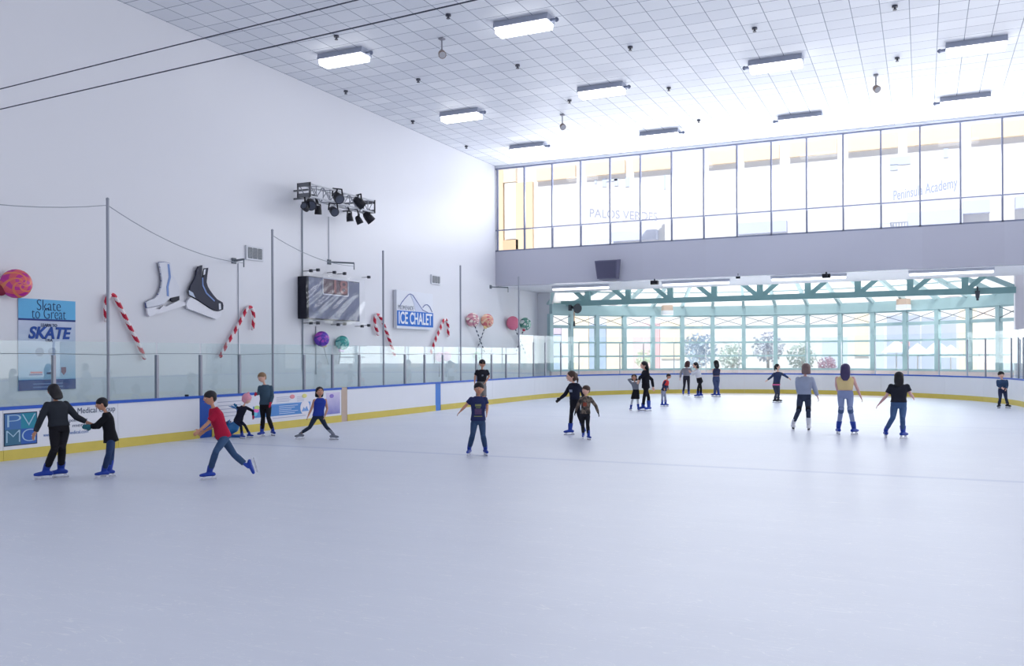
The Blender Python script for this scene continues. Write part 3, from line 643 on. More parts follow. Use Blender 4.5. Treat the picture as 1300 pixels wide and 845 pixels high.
for y in (a.y, b.y):
    mb = MB(); s = -1 if y == a.y else 1; mb.box((XT, y, zc + .16), (.5, .03, .12)); mb.box((XT, y, zc - .16), (.5, .03, .12)); mb.box((XT - .23, y, zc), (.05, .03, .44)); mb.box((XT + .23, y, zc), (.05, .03, .44)); mb.build('end_plate', alud, st)
    y -= s * .45; mb = MB(); mb.bar((XW + .01, y, zc + .1), (XT - hh, y, zc + .1), .05); mb.bar((XW + .01, y, zc - .15), (XT - hh, y, zc - .15), .05); mb.build('wall_bracket', alud, st)
blk = mat('lamp_black', (28, 29, 38), rough=.45); lens = mat('lamp_lens', (70, 76, 92), rough=.15, spec=.6)
lamps = [(394, 258, (.6, -.6, -.5), 1.15, 'black stage lamp with round lens hanging under the near end of the truss'), (388, 264, (.2, -.8, .3), .8, 'small black stage lamp lowest at the near end of the truss'), (404, 266.4, (-.1, .1, -1), .8, 'small black stage lamp hanging tipped downward, third under the truss'), (428.4, 250, (.7, -.4, -.5), 1.15, 'black stage lamp clamped on top in mid truss'), (423, 267, (.75, -.5, -.5), 1.0, 'black stage lamp with bright yoke hanging under mid truss'),
         (443.7, 275.5, (.1, .1, -1), .8, 'small black stage lamp in thin yoke, just past mid truss'), (455.3, 279, (.3, .3, -.9), .8, 'lowest black stage lamp in thin yoke near the far end'), (455.3, 256.5, (.3, .7, -.5), 1.1, 'black box-like stage lamp on top near the far end of truss'), (467.3, 275.5, (.4, .5, -.7), 1.1, 'black stage lamp hanging at the very far end of truss')]
for (u, v, d, k, lb) in lamps:
    k *= .86
    top = v < 257; P = on_x(u, v, XT + (.25 if top else .05)); d = V(d).normalized(); t = thing('stage_lamp', P, lb, 'stage lamp', 'stage lamps on the truss')
    mb = MB(); mb.tube([P - d * .2 * k, P - d * .14 * k, P, P + d * .2 * k], [.07 * k, .12 * k, .15 * k, .165 * k], 14); mb.build('can', blk, t)
    mb = MB(); mb.tube([P + d * .2 * k, P + d * .205 * k], .14 * k, 14); mb.build('lens', lens, t)
    x = d.cross(EZ); x = x.normalized() if x.length > .2 else EY; zt2 = zc - hh if not top else zc + .1; top_p = V((P.x, P.y, max(zt2, P.z + .26 * k)))
    mb = MB()
    for s in (-1, 1): mb.bar(P + x * (s * .18 * k), V((P.x, P.y, min(top_p.z, P.z + .26 * k))) + x * (s * .15 * k), .035)
    q = V((P.x, P.y, min(top_p.z, P.z + .26 * k))); mb.bar(q - x * .16 * k, q + x * .16 * k, .035); mb.bar(q, (XT + (hh if top else 0), P.y, zt2), .035); mb.build('yoke', blk, t)

# ------------------------------------------------------------------ scoreboard under plastic, ice chalet sign
xf = XW + .42
a, b = on_x(391.2, 350, xf), on_x(456.3, 355, xf); zb2 = on_x(391.2, 404, xf).z; zt2 = a.z
t = thing('scoreboard', (XW, (a.y + b.y) / 2, zb2), 'dark scoreboard wrapped in clear plastic sheet on the wall', 'scoreboard')
mb = MB(); mb.box2((XW + .02, a.y, zb2), (xf, b.y, zt2)); mb.build('case', mat('score_case', (30, 32, 46), rough=.4), t)
def wrink():
    k = NT('score_face'); tc = k.n('TexCoord'); n = k.n('TexNoise'); n.inputs['Scale'].default_value = 1.1; n.inputs['Detail'].default_value = 4; n.inputs['Distortion'].default_value = 1.6; k.l(tc.outputs['Object'], n.inputs['Vector'])
    k.l(k.mix(n.outputs['Fac'], lin((48, 56, 90)), lin((108, 118, 152))), k.b.inputs['Base Color']); k.b.inputs['Roughness'].default_value = .5; return k.m
mb = MB(); mb.box2((xf, a.y + .02, zb2 + .02), (xf + .01, b.y - .02, zt2 - .02)); mb.build('face_panel', wrink(), t)
y0, y1 = on_x(409, 360, xf).y, on_x(441, 360, xf).y; zq0, zq1 = on_x(420, 374, xf).z, on_x(420, 354, xf).z
mb = MB(); mb.box2((xf + .01, y0, zq0), (xf + .02, y1, zq1)); mb.build('timer_panel', mat('timer_brown', (96, 76, 88)), t)
mb = MB()
for p, q in (((y0, zq0), (y1, zq0)), ((y1, zq0), (y1, zq1)), ((y0, zq0), (y0, zq1)), ((y0, zq1), (y1, zq1))): mb.bar((xf + .02, *p), (xf + .02, *q), .03)
mb.build('timer_border', mat('timer_border', (186, 190, 206)), t)
text('digits', '18', (xf + .026, (y0 * .35 + y1 * .65), (zq0 + zq1) / 2), EY, EZ, .62, mat('digit_red', (146, 98, 100)), t, (y1 - y0) * .55, bold=.01)
# plastic cover: wrinkled clear sheet standing off the case
c0, c1 = on_x(388.5, 345, xf + .06), on_x(463, 352, xf + .06); cb0 = on_x(388.5, 409, xf + .06).z
mb = MB(); NY, NZ = 40, 30; random.seed(3)
vs = []
for j in range(NZ + 1):
    for i in range(NY + 1):
        y = c0.y + (c1.y - c0.y) * i / NY; z = cb0 + (c0.z - cb0) * j / NZ
        fold = .012 * math.sin(7 * (y - c0.y) + 3 * math.sin(4 * (z - cb0))) * math.sin(3.1 * j / NZ) + .006 * math.sin(11 * (z - cb0) - 6 * (y - c0.y))
        vs.append(V((xf + .07 + fold, y, z)))
mb.add(vs, [(j * (NY + 1) + i, j * (NY + 1) + i + 1, (j + 1) * (NY + 1) + i + 1, (j + 1) * (NY + 1) + i) for j in range(NZ) for i in range(NY)])
mb.build('plastic_cover', glass_mat('plastic_sheet', (.97, .97, .98), refl=.7, rough=.12, haze=.03), t, smooth=True)
cl = mat('clip_grey', (70, 74, 84))
for (u, v) in ((386, 344), (395, 343), (416, 346), (429, 347.5), (460, 352), (386, 410), (395, 410), (421, 412), (429, 411), (451.5, 414), (460, 413)):
    P = on_x(u, v, XW + .03); mb = MB(); mb.box((XW + .3, P.y, P.z), (.1, .07, .09)); mb.bar((XW + .005, P.y, P.z), (XW + .3, P.y, P.z), .02); mb.build('wall_clip', cl, t)
xs = XW + .16
a, b = on_x(503.5, 370, xs), on_x(549.5, 374, xs); zt2, zb2 = on_x(503.5, 367.5, xs).z, on_x(503.5, 416.5, xs).z; W_ = b.y - a.y; h = zt2 - zb2; A = a
t = thing('wall_sign', (XW, (a.y + b.y) / 2, zb2), 'white and blue ice chalet sign with mountain outline on the wall', 'sign')
mb = MB(); mb.box2((XW + .02, a.y, zb2), (xs, b.y, zt2)); mb.build('sign_box', mat('sign_white', (226, 229, 238)), t)
mb = MB(); mb.box2((xs, a.y + W_ * .01, zt2 - h * .93), (xs + .012, b.y, zt2 - h * .53)); mb.build('name_band', mat('sign_blue', (44, 112, 204)), t)
text('lettering', 'ICE CHALET', (xs + .014, a.y + W_ * .5, zt2 - h * .735), EY, EZ, .62, mat('sign_letter', (232, 236, 244)), t, W_ * .92, bold=.012)
text('lettering', 'PROMENADE', (xs + .004, a.y + W_ * .24, zt2 - h * .455), EY, EZ, .24, mat('sign_grey', (150, 156, 170)), t, W_ * .42)
def ridge(pts, m, w=.03):
    mb = MB(); P = [V((xs + .01, a.y + W_ * x, zt2 - h * y)) for x, y in pts]
    for i in range(len(P) - 1): mb.bar(P[i], P[i + 1], w, .012, up=EX)
    return mb.build('mountain_line', m, t)
sl = mat('sign_ridge', (110, 124, 176))
ridge([(.08, .42), (.12, .33), (.2, .22), (.3, .1), (.36, .07), (.43, .1), (.5, .2), (.6, .34), (.7, .47), (.85, .53)], sl); ridge([(.7, .4), (.76, .33), (.83, .31), (.9, .36), (.97, .5)], sl)
mb = MB(); mb.prism([V((xs + .001, a.y + W_ * x, zt2 - h * y)) for x, y in ((.36, .09), (.43, .12), (.5, .22), (.7, .48), (.85, .53), (.5, .53), (.45, .3))], (.008, 0, 0)); mb.build('mountain_shade', mat('sign_lilac', (206, 212, 234)), t)

# ------------------------------------------------------------------ adverts on the boards (parts of their board)
def ad_rect(t, name, u0, u1, f0, f1, m, x=XD, th=.006, by='u'):
    ya, yb = (yad(u0), yad(u1)) if by == 'u' else (u0, u1); mb = MB(); mb.box2((x, ya, ZD * 1 - f0), (x + th, yb, ZD - f1)); return mb.build(name, m, t)
def yad(u): return on_x(u, 590 - u * .12 - 25, XD).y
pv = boards[2]
ya, yb = yad(6), yad(46)
cols = [mat('pv_a', (72, 116, 176)), mat('pv_b', (44, 136, 160)), mat('pv_c', (64, 112, 140)), mat('pv_d', (56, 98, 178))]
ym = (ya + yb) / 2; z1_, z0_ = ZD - .14, ZD - .73; zm = (z0_ + z1_) / 2
mb = MB(); mb.box2((XD, ya - .02, z0_ - .02), (XD + .004, yb + .02, z1_ + .02)); mb.build('logo_border', mat('pv_border', (40, 60, 90)), pv)
for (p, q, r, s, m, ch) in ((ya, ym, zm, z1_, cols[0], 'P'), (ym, yb, zm, z1_, cols[1], 'V'), (ya, ym, z0_, zm, cols[2], 'M'), (ym, yb, z0_, zm, cols[3], 'G')):
    mb = MB(); mb.box2((XD + .004, p, r), (XD + .009, q, s)); mb.build('logo_square', m, pv)
    text('lettering', ch, (XD + .012, (p + q) / 2, (r + s) / 2), EY, EZ, .36, mat('pv_letter', (168, 200, 222)), pv, (q - p) * .86, ext=.002, bold=-.009)
PVB = -.008; tx = mat('ad_ink', (78, 92, 118)); txb = mat('ad_ink_blue', (84, 120, 180))
yt0, yt1 = yad(50), yad(146)
text('lettering', 'Palos Verdes Medical Group', (XD + .004, (yt0 + yt1) / 2, ZD - .17), EY, EZ, .17, tx, pv, yt1 - yt0, ext=.002)
for (s, u0, u1, f, m) in (('ments', 92, 112, .46, tx), ('pointment', 88, 111, .35, tx), ('www', 55, 64, .6, txb), ('medical.com', 86, 112, .6, txb)):
    text('lettering', s, (XD + .004, (yad(u0) + yad(u1)) / 2, ZD - f), EY, EZ, .1, m, pv, yad(u1) - yad(u0), ext=.002)
ad = boards[5]
ad_rect(ad, 'advert_sheet', 271, 432.5, .1, .79, mat('advert_white', (226, 226, 236)), th=.003)
ad_rect(ad, 'price_box', 321, 394, .36, .66, mat('advert_blue', (84, 140, 206)), th=.006)
ad_rect(ad, 'advert_band', 345, 394, .34, .37, mat('advert_blue2', (110, 160, 216)), th=.007)
def purp():
    k = NT('advert_purple'); tc = k.n('TexCoord'); sx = k.n('SeparateXYZ'); k.l(tc.outputs['Generated'], sx.inputs[0]); n = k.n('TexNoise'); n.inputs['Scale'].default_value = 5; k.l(tc.outputs['Object'], n.inputs['Vector'])
    k.l(k.mix(k.math('ADD', k.math('MULTIPLY', sx.outputs['Z'], .8), k.math('MULTIPLY', n.outputs['Fac'], .35)), lin((92, 100, 186)), lin((216, 206, 232))), k.b.inputs['Base Color']); return k.m
ad_rect(ad, 'purple_poster', 414, 431.5, .13, .76, purp(), th=.006)
mb = MB(); c = V((XD + .006, (yad(382) + yad(392)) / 2, ZD - .5)); ry = (yad(394) - yad(381)) / 2 * .92
mb.prism([c + V((0, math.cos(q * PI / 14) * ry, math.sin(q * PI / 14) * .2)) for q in range(28)], (.006, 0, 0)); mb.build('round_logo', mat('advert_logo', (232, 228, 236)), ad)
mb = MB(); mb.prism([c + V((.006, -ry * .75, -.1)), c + V((.006, -ry * .3, .02)), c + V((.006, -ry * .05, -.04)), c + V((.006, ry * .3, .04)), c + V((.006, ry * .75, -.1))], (.004, 0, 0)); mb.build('logo_mountain', mat('advert_logo_blue', (120, 160, 216)), ad)
ln1, ln2 = mat('advert_line', (168, 172, 196)), mat('advert_line_white', (206, 220, 240))
for i in range(5): ad_rect(ad, 'print_line', 276, 312 - (i % 2) * 6, .18 + i * .09, .195 + i * .09, ln1, th=.006)
for i in range(4): ad_rect(ad, 'print_line', 351, 369 - (i % 2) * 2, .16 + i * .04, .172 + i * .04, ln1, th=.006); ad_rect(ad, 'print_line', 377, 386, .18 + i * .04, .19 + i * .04, ln1, th=.006)
for i in range(5): ad_rect(ad, 'print_line', 354, 378 - (i % 3) * 4, .4 + i * .05, .415 + i * .05, ln2, th=.009)
ad_rect(ad, 'print_line', 346, 388, .71, .725, ln1, th=.006)
for (u, f, m) in ((371, .17, mat('blob_red', (226, 150, 160))), (386.5, .17, mat('blob_yellow', (226, 220, 140))), (325, .47, mat('blob_pink', (236, 110, 190))), (323, .56, mat('blob_cyan', (110, 200, 226))), (326, .4, mat('blob_lime', (200, 220, 130))), (421, .23, mat('blob_violet', (140, 120, 200)))):
    mb = MB(); mb.ball((XD + .006, yad(u), ZD - f), (.004, .11, .06), n=12, m=6); mb.build('picture_spot', m, ad, smooth=True)
# puck on the cap rail
P = on_x(237.5, 499, XD - .02); mb = MB(); mb.tube([(XD - .03, P.y, ZD), (XD - .03, P.y, ZD + .045)], .045, 14); tag(mb.build('hockey_puck', mat('puck', (36, 40, 46))), 'small dark puck lying on the blue board cap', 'puck')

# ------------------------------------------------------------------ gallery speaker, soffit things
P = on_y(772, 341.5, YF - .3); t = thing('loudspeaker', (P.x, YF - .35, P.z), 'dark grey loudspeaker hung on the grey wall band', 'loudspeaker')
mb = MB(); w, hh2 = .5, .42; x_, z_ = P.x, P.z
vs = [V((x_ - w, YF - .1, z_ + hh2)), V((x_ + w, YF - .1, z_ + hh2)), V((x_ + w * .86, YF - .1, z_ - hh2)), V((x_ - w * .86, YF - .1, z_ - hh2)), V((x_ - w, YF - .62, z_ + hh2 * .82)), V((x_ + w, YF - .62, z_ + hh2 * .82)), V((x_ + w * .86, YF - .5, z_ - hh2)), V((x_ - w * .86, YF - .5, z_ - hh2))]
mb.add(vs, [(0, 1, 2, 3), (5, 4, 7, 6), (4, 5, 1, 0), (7, 3, 2, 6), (4, 0, 3, 7), (5, 6, 2, 1)]); mb.build('cabinet', mat('speaker_grey', (104, 104, 128), rough=.6), t)
mb = MB(); k = .9
mb.add([V((x_ - w * k, YF - .622, z_ + hh2 * .72)), V((x_ + w * k, YF - .622, z_ + hh2 * .72)), V((x_ + w * .8, YF - .514, z_ - hh2 * .92)), V((x_ - w * .8, YF - .514, z_ - hh2 * .92))], [(0, 3, 2, 1)])
mb.build('grille', mat('speaker_grille', (92, 92, 116), rough=.9, noise=.1, nscale=80), t)
mb = MB(); mb.box((x_, YF - .055, z_ + .1), (.4, .1, .3)); mb.build('bracket', mat('speaker_grille', (92, 92, 116)), t)
tube_m = mat('strip_tube', (252, 253, 255), emit=1.6)
for i, (u, v, L) in enumerate(((737, 366.5, 2.75), (883, 360.5, 2.9), (1026, 354, 2.9), (1207, 347, 2.9))):
    P = on_z(u, v, 4.98); P = V((P.x, min(P.y, YC - .6), 4.98)); t = thing('strip_light', (P.x, P.y, 5.14), 'long white strip light under the low ceiling, %s from the white wall' % ORD[i], 'strip light', 'strip lights under the low ceiling')
    mb = MB(); mb.box((P.x, P.y, 5.085), (L, .22, .1)); mb.build('housing', mat('strip_housing', (206, 210, 222)), t)
    mb = MB(); mb.tube([(P.x - L / 2 + .03, P.y, 5.0), (P.x + L / 2 - .03, P.y, 5.0)], .055, 10); mb.build('tube', tube_m, t)
for i, (u, v) in enumerate(((831, 358), (937, 351.5), (1049, 349.5))):
    P = on_z(u, v, 5.0); k = 1.0 if i != 1 else .5; t = thing('security_camera', (P.x, P.y, 5.14), ['small black camera under the low ceiling, nearest the loudspeaker', 'tiny black sensor under the low ceiling between the two black cameras', 'small black camera under the low ceiling above the woman in yellow'][i], 'camera')
    mb = MB(); mb.tube([(P.x, P.y, 5.14), (P.x, P.y, 5.05)], .03 * k, 8); mb.build('stem', blk, t); mb = MB(); mb.box((P.x, P.y, 4.98), (.3 * k, .22 * k, .16 * k)); mb.tube([(P.x, P.y - .1 * k, 4.98), (P.x, P.y - .2 * k, 4.97)], .06 * k, 10); mb.build('body', blk, t)
# horn loudspeaker and lamp hung from the truss
P = on_y(731, 391, YT - .1); t = thing('horn_speaker', (P.x, P.y, P.z), 'round dark horn loudspeaker hung from the truss near the white wall', 'loudspeaker')
dk = mat('horn_dark', (70, 76, 84), rough=.5); d = V((.75, -.6, -.15)).normalized()
mb = MB(); mb.tube([P - d * .28, P - d * .05, P + d * .16, P + d * .18], [.07, .1, .24, .25], 16); mb.build('horn', dk, t)
Q = V((P.x - .3, P.y, ZB - .1)); mb = MB(); mb.bar(P - d * .2, Q, .06); mb.box(Q - EZ * .12, (.16, .14, .3)); mb.build('mount', dk, t)
P = on_y(729, 411, YT); A_ = V((P.x, YT, ZB - .1)); t = thing('pendant_cord', (P.x, YT, P.z), 'thin orange cord with dark grip hanging from the truss', 'cord')
mb = MB(); mb.tube([A_, V((P.x, YT, P.z + .15))], .022, 6); mb.build('cord', mat('cord_orange', (222, 170, 120)), t); mb = MB(); mb.tube([(P.x, YT, P.z + .15), (P.x, YT, P.z - .12)], [.04, .06], 8); mb.build('grip', dk, t)
P = on_y(1241, 374, YT - .2); t = thing('spot_camera', (P.x, P.y, P.z), 'small dark lamp hung on the truss near the pale wall end', 'lamp')
mb = MB(); mb.tube([P + EZ * .16, P - EZ * .14], [.1, .07], 12); mb.tube([P - EZ * .14, P - EZ * .24], [.05, .05], 10); mb.build('lamp_head', dk, t); mb = MB(); mb.bar(P + EZ * .14, P + EZ * .32, .06); mb.bar(P + EZ * .32, V((P.x, YT, P.z + .32)), .06); mb.build('mount', dk, t)
for u, v, lb in ((847, 393.5, 'beige and white heater unit on the header beam above the child in red'), (1147, 386, 'beige and white heater unit on the header beam near the pale wall end')):
    P = on_ring(u, v, RW - .5); t = thing('wall_heater', P, lb, 'heater', 'heater units'); rd = V((P.x - CXR, P.y - CYR, 0)).normalized(); td = V((-rd.y, rd.x, 0))
    mb = MB(); mb.box(P + EZ * .12, (.5, .4, .28), (td, rd, EZ)); mb.build('housing', mat('heater_beige', (216, 190, 172)), t); mb = MB(); mb.box(P - EZ * .14, (.56, .4, .24), (td, rd, EZ)); mb.build('hood', mat('heater_white', (240, 240, 244)), t); mb = MB(); mb.box(P + rd * .3, (.1, .3, .1), (td, rd, EZ)); mb.build('bracket', dk, t)

# ------------------------------------------------------------------ outside the windows
YB = 56.0
mb = MB(); mb.box2((-60, 42.9, -.3), (50, 110, -.02)); tag(mb.build('ground', mat('plaza_paving', (214, 208, 206), rough=.8, noise=.06, nscale=.8)), 'pale paved plaza outside the windows', 'ground', kind='structure')
shop = thing('mall_building', (-8, YB, 0), 'pale mall building with orange bands seen through the windows', 'building')
wl = mat('mall_white', (232, 231, 234), rough=.9, noise=.015, nscale=.3); orr = mat('mall_orange', (248, 222, 188), rough=.9); orl = mat('mall_cream', (248, 232, 210), rough=.9); pkm = mat('mall_pink', (241, 211, 215), rough=.9); bw = mat('mall_blue_glass', (176, 192, 219), rough=.3); bpale = mat('mall_pale_blue', (211, 220, 238), rough=.6); slate = mat('mall_siding', (190, 198, 220), rough=.8)  # outside colours mixed toward white, glare through the windows put into the paint
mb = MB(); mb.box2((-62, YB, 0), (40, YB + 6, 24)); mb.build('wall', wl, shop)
def ob(name, u0, u1, v0, v1, m, th=.12, y=YB):
    a, b = on_y((u0 + u1) / 2, v0, y), on_y((u0 + u1) / 2, v1, y); p, q = on_y(u0, (v0 + v1) / 2, y).x, on_y(u1, (v0 + v1) / 2, y).x
    mb = MB(); mb.box2((p, y - th, max(b.z, 0)), (q, y, a.z)); return mb.build(name, m, shop)
for (u0, u1, v0, v1, n_, m) in ((696, 713, 425, 470, 'shop_window', bw), (697, 713, 413, 424, 'awning', mat('awning_plum', (203, 192, 214))), (725, 748, 400, 470, 'panel', orl), (749, 770, 412, 470, 'shop_window', bw), (771, 792, 400, 470, 'panel', orl), (804, 829, 410, 470, 'panel', pkm), (831, 838, 410, 470, 'pillar', mat('mall_rose', (234, 191, 198))), (840, 869, 408, 455, 'panel', orl),
                                (872, 892, 412, 432, 'panel', orl), (1085, 1103, 398, 452, 'pillar', orl), (1106, 1122, 412, 470, 'shop_window', bpale), (1126, 1168, 400, 470, 'siding', slate), (1170, 1214, 402, 470, 'siding', slate), (1217, 1240, 380, 470, 'pillar', orl), (1243, 1262, 380, 470, 'panel', mat('mall_blush', (244, 224, 216))), (1000, 1030, 414, 470, 'panel', mat('mall_grey', (230, 231, 238))), (1044, 1076, 428, 470, 'shop_window', bpale), (1264, 1300, 415, 470, 'shop_window', bpale)):
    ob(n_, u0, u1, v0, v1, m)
ob('shop_sign', 1136, 1155, 434, 439, mat('sign_red', (240, 192, 198)), .2)
for (u0, u1, v) in ((683, 732, 226.5), (745, 795, 219.5), (805, 853, 213.5), (900, 935, 206), (945, 990, 201), (1003, 1063, 192.5), (1077, 1140, 188), (1152, 1218, 181), (1233, 1310, 173.5)):
    z = on_y((u0 + u1) / 2, v, YB).z; p, q = on_y(u0, v, YB).x, on_y(u1, v, YB).x; mb = MB(); mb.box2((p, YB - .3, 13.9), (q, YB, 14.75)); mb.build('orange_band', mat('mall_band', (249, 229, 202), rough=.9), shop)
for (u0, u1, v0, v1, m) in ((632, 641, 214, 320, orr), (657, 678, 232, 318, orr), (641, 660, 305, 320, mat('mall_tan', (234, 198, 161))), (641, 657, 214, 232, orl), (643, 657, 233, 304, mat('mall_sky', (246, 244, 242)))): ob('pillar', u0, u1, v0, v1, m, .3)
for (u0, u1, v0, v1) in ((755, 758, 228, 233), (765, 770, 226, 237), (770, 784, 227, 230), (780, 785, 227, 236), (794, 799, 225, 237), (1130, 1156, 199, 209), (1130, 1140, 209, 216), (843, 845, 222, 240), (1198, 1204, 188, 200)): ob('upper_window', u0, u1, v0, v1, bpale, .05)
for (u0, u1, v0, v1) in ((779, 836, 294, 306), (938, 1000, 283, 297), (1152, 1222, 269, 287), (1222, 1256, 256, 272), (1288, 1330, 250, 265)):
    ob('balcony', u0, u1, v0, v1, mat('balcony_blue', (210, 216, 235), rough=.7), .6)
for (u0, u1, v0, v1) in ((738, 778, 303, 312), (1103, 1152, 281, 292)):
    a, b = on_y(u0, v1, YB - 1), on_y(u1, v0, YB - 1); mb = MB(); n = 14
    for i in range(n + 1): x = a.x + (b.x - a.x) * i / n; mb.box2((x - .03, YB - 1.02, a.z), (x + .03, YB - .98, b.z))
    mb.box2((a.x, YB - 1.03, b.z - .05), (b.x, YB - .97, b.z)); mb.box2((a.x, YB - 1.03, a.z), (b.x, YB, a.z + .05)); mb.build('balcony_railing', mat('rail_blue', (214, 220, 235)), shop)
def sign_wall(uA, vA, yA, uB, vB, z_off, body, size, lb, mm, width):
    A_ = on_y(uA, vA, yA); k = (A_.z - CH); r = ray(uB, vB); B_ = CAM + r * (k / r.z); x = V((B_.x - A_.x, B_.y - A_.y, 0)); L = x.length; x = x / L; nr = V((x.y, -x.x, 0))
    t = thing('shop_sign', (A_ + B_) / 2, lb, 'sign', 'shop name signs outside')
    mb = MB(); mb.bar(A_ - x * .3 - nr * .12, B_ + x * .3 - nr * .12, .1, 1.3); mb.build('sign_board', mat('sign_board_white', (252, 252, 253), rough=.9), t)
    text('lettering', body, (A_ + B_) / 2 - nr * .065, x, EZ, size, mm, t, L, ext=.008); return t
sign_wall(749, 270.5, YB - 4.5, 835, 275.5, 0, 'PALOS VERDES', .75, 'pale grey palos verdes lettering on a white sign wall outside', mat('letter_lilac', (190, 192, 212)), 3)
sign_wall(1133, 249, 54, 1214, 231.5, 0, 'Peninsula Academy', .8, 'blue grey peninsula academy lettering on an angled white sign outside', mat('letter_blue', (180, 188, 218)), 3)
# planting and umbrellas; leaf colours washed pale to stand for window glare
def bush(u, v, r, m, lb, y=51, n=420, name='shrub', trunk=0):
    P = on_y(u, v, y); t = thing(name, (P.x, P.y, 0), lb, 'plant', 'planting outside the windows'); mb = MB(); random.seed(int(u))
    for i in range(n):
        d = V((random.gauss(0, 1), random.gauss(0, 1), random.gauss(0, 1))).normalized() * (random.random() ** .4); c = V((P.x + d.x * r, P.y + d.y * r, max(P.z + d.z * r, .1))); a = V((random.gauss(0, 1), random.gauss(0, 1), random.gauss(0, 1))).normalized(); b = a.cross(V((random.random(), random.random(), 1))).normalized(); s = r * .16
        mb.add([c - a * s, c + b * s * .5, c + a * s, c - b * s * .5], [(0, 1, 2, 3)])
    mb.build('foliage', m, t); mb = MB(); mb.tube([(P.x, P.y, 0), (P.x, P.y, max(P.z - r * .3, .2))], .08, 8); mb.build('trunk', mat('bark_pale', (210, 204, 202)), t)
    mb = MB(); mb.tube([(P.x, P.y, 0), (P.x, P.y, .5)], [.4, .5], 14); mb.build('planter', mat('planter', (230, 228, 229)), t)
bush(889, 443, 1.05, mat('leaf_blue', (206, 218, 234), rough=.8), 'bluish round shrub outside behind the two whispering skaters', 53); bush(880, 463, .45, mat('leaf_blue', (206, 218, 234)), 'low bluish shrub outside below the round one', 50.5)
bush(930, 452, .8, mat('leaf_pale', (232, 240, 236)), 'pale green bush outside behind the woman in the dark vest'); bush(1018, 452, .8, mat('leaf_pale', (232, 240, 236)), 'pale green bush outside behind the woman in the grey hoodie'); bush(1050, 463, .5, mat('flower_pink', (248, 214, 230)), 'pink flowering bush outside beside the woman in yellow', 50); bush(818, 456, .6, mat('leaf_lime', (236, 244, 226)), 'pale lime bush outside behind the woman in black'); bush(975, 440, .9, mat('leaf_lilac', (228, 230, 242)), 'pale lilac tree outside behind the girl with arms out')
for i, (u, v, y) in enumerate(((1138, 440, 51), (1165, 444, 52), (1190, 441, 50.5), (1207, 446, 52.5))):
    P = on_y(u, v, y); t = thing('parasol', (P.x, P.y, 0), 'white cafe parasol outside, %s counting toward the pale wall end' % ORD[i], 'parasol', 'cafe parasols'); r = .74; wt = mat('parasol_white', (240, 240, 246), rough=.9); mb = MB()
    mb.tube([(P.x, P.y, P.z - .3), (P.x, P.y, P.z + .1), (P.x, P.y, P.z + .35)], [r, r * .45, .03], 8); mb.build('canopy', wt, t); mb = MB(); mb.tube([(P.x, P.y, 0), (P.x, P.y, P.z)], .04, 8); mb.build('pole', wt, t); mb = MB(); mb.tube([(P.x, P.y, 0), (P.x, P.y, .1)], .3, 12); mb.build('base', wt, t)
for i, (u, y) in enumerate(((1133, 49), (1158, 49.3), (1181, 49), (1203, 49.4))):
    P = on_y(u, 462, y); t = thing('cafe_table', (P.x, P.y, 0), 'round cafe table outside with slate blue top, %s counting toward the pale wall end' % ORD[i], 'table', 'cafe tables'); m_ = mat('cafe_blue', (192, 200, 224)); mb = MB(); mb.tube([(P.x, P.y, 1.02), (P.x, P.y, 1.07)], .5, 16); mb.build('tabletop', m_, t); mb = MB(); mb.tube([(P.x, P.y, 0), (P.x, P.y, 1.02)], .05, 8); mb.build('leg', m_, t); mb = MB(); mb.tube([(P.x, P.y, 0), (P.x, P.y, .04)], .3, 12); mb.build('base', m_, t)

# ------------------------------------------------------------------ light
w = bpy.data.worlds.new('sky'); S.world = w; w.use_nodes = True; nt = w.node_tree; bg = nt.nodes['Background']
tc = nt.nodes.new('ShaderNodeTexCoord'); sp_ = nt.nodes.new('ShaderNodeSeparateXYZ'); rp = nt.nodes.new('ShaderNodeValToRGB'); mr = nt.nodes.new('ShaderNodeMapRange')
nt.links.new(tc.outputs['Generated'], sp_.inputs[0]); nt.links.new(sp_.outputs['Y'], mr.inputs['Value']); mr.inputs['From Min'].default_value = -1; nt.links.new(mr.outputs[0], rp.inputs[0])
e = rp.color_ramp.elements; e[0].position = .1; e[0].color = (.29, .305, .345, 1); e[1].position = .85; e[1].color = (2.4, 2.4, 2.42, 1)
x = e.new(.5); x.color = (.58, .595, .63, 1)
nt.links.new(rp.outputs[0], bg.inputs[0]); bg.inputs[1].default_value = 1.0
sun = bpy.data.lights.new('sun', 'SUN'); sun.energy = 2.6; sun.angle = .02; sun.color = (1, .97, .93); so = bpy.data.objects.new('sun', sun); COL.objects.link(so)
so.rotation_euler = V((0.0, 1, -1.15)).to_track_quat('-Z', 'Y').to_euler(); so.location = (0, -20, 40)
def area(name, loc, dirv, sx_, sy_, en, col=(1, 1, 1)):
    l = bpy.data.lights.new(name, 'AREA'); l.shape = 'RECTANGLE'; l.size = sx_; l.size_y = sy_; l.energy = en; l.color = col; o = bpy.data.objects.new(name, l); COL.objects.link(o); o.location = loc; o.rotation_euler = V(dirv).to_track_quat('-Z', 'Z').to_euler(); return o
area('window_fill_upper', (-6, YF + .6, 8.4), (0, -1, .75), 20, 3, 820, (.97, .98, 1)); area('window_fill_lower', (-6, 46.5, 2.8), (0, -1, .1), 16, 2.6, 380, (.96, .98, 1))  # fill lamps added by the windows, brightening the ceiling and the far ice
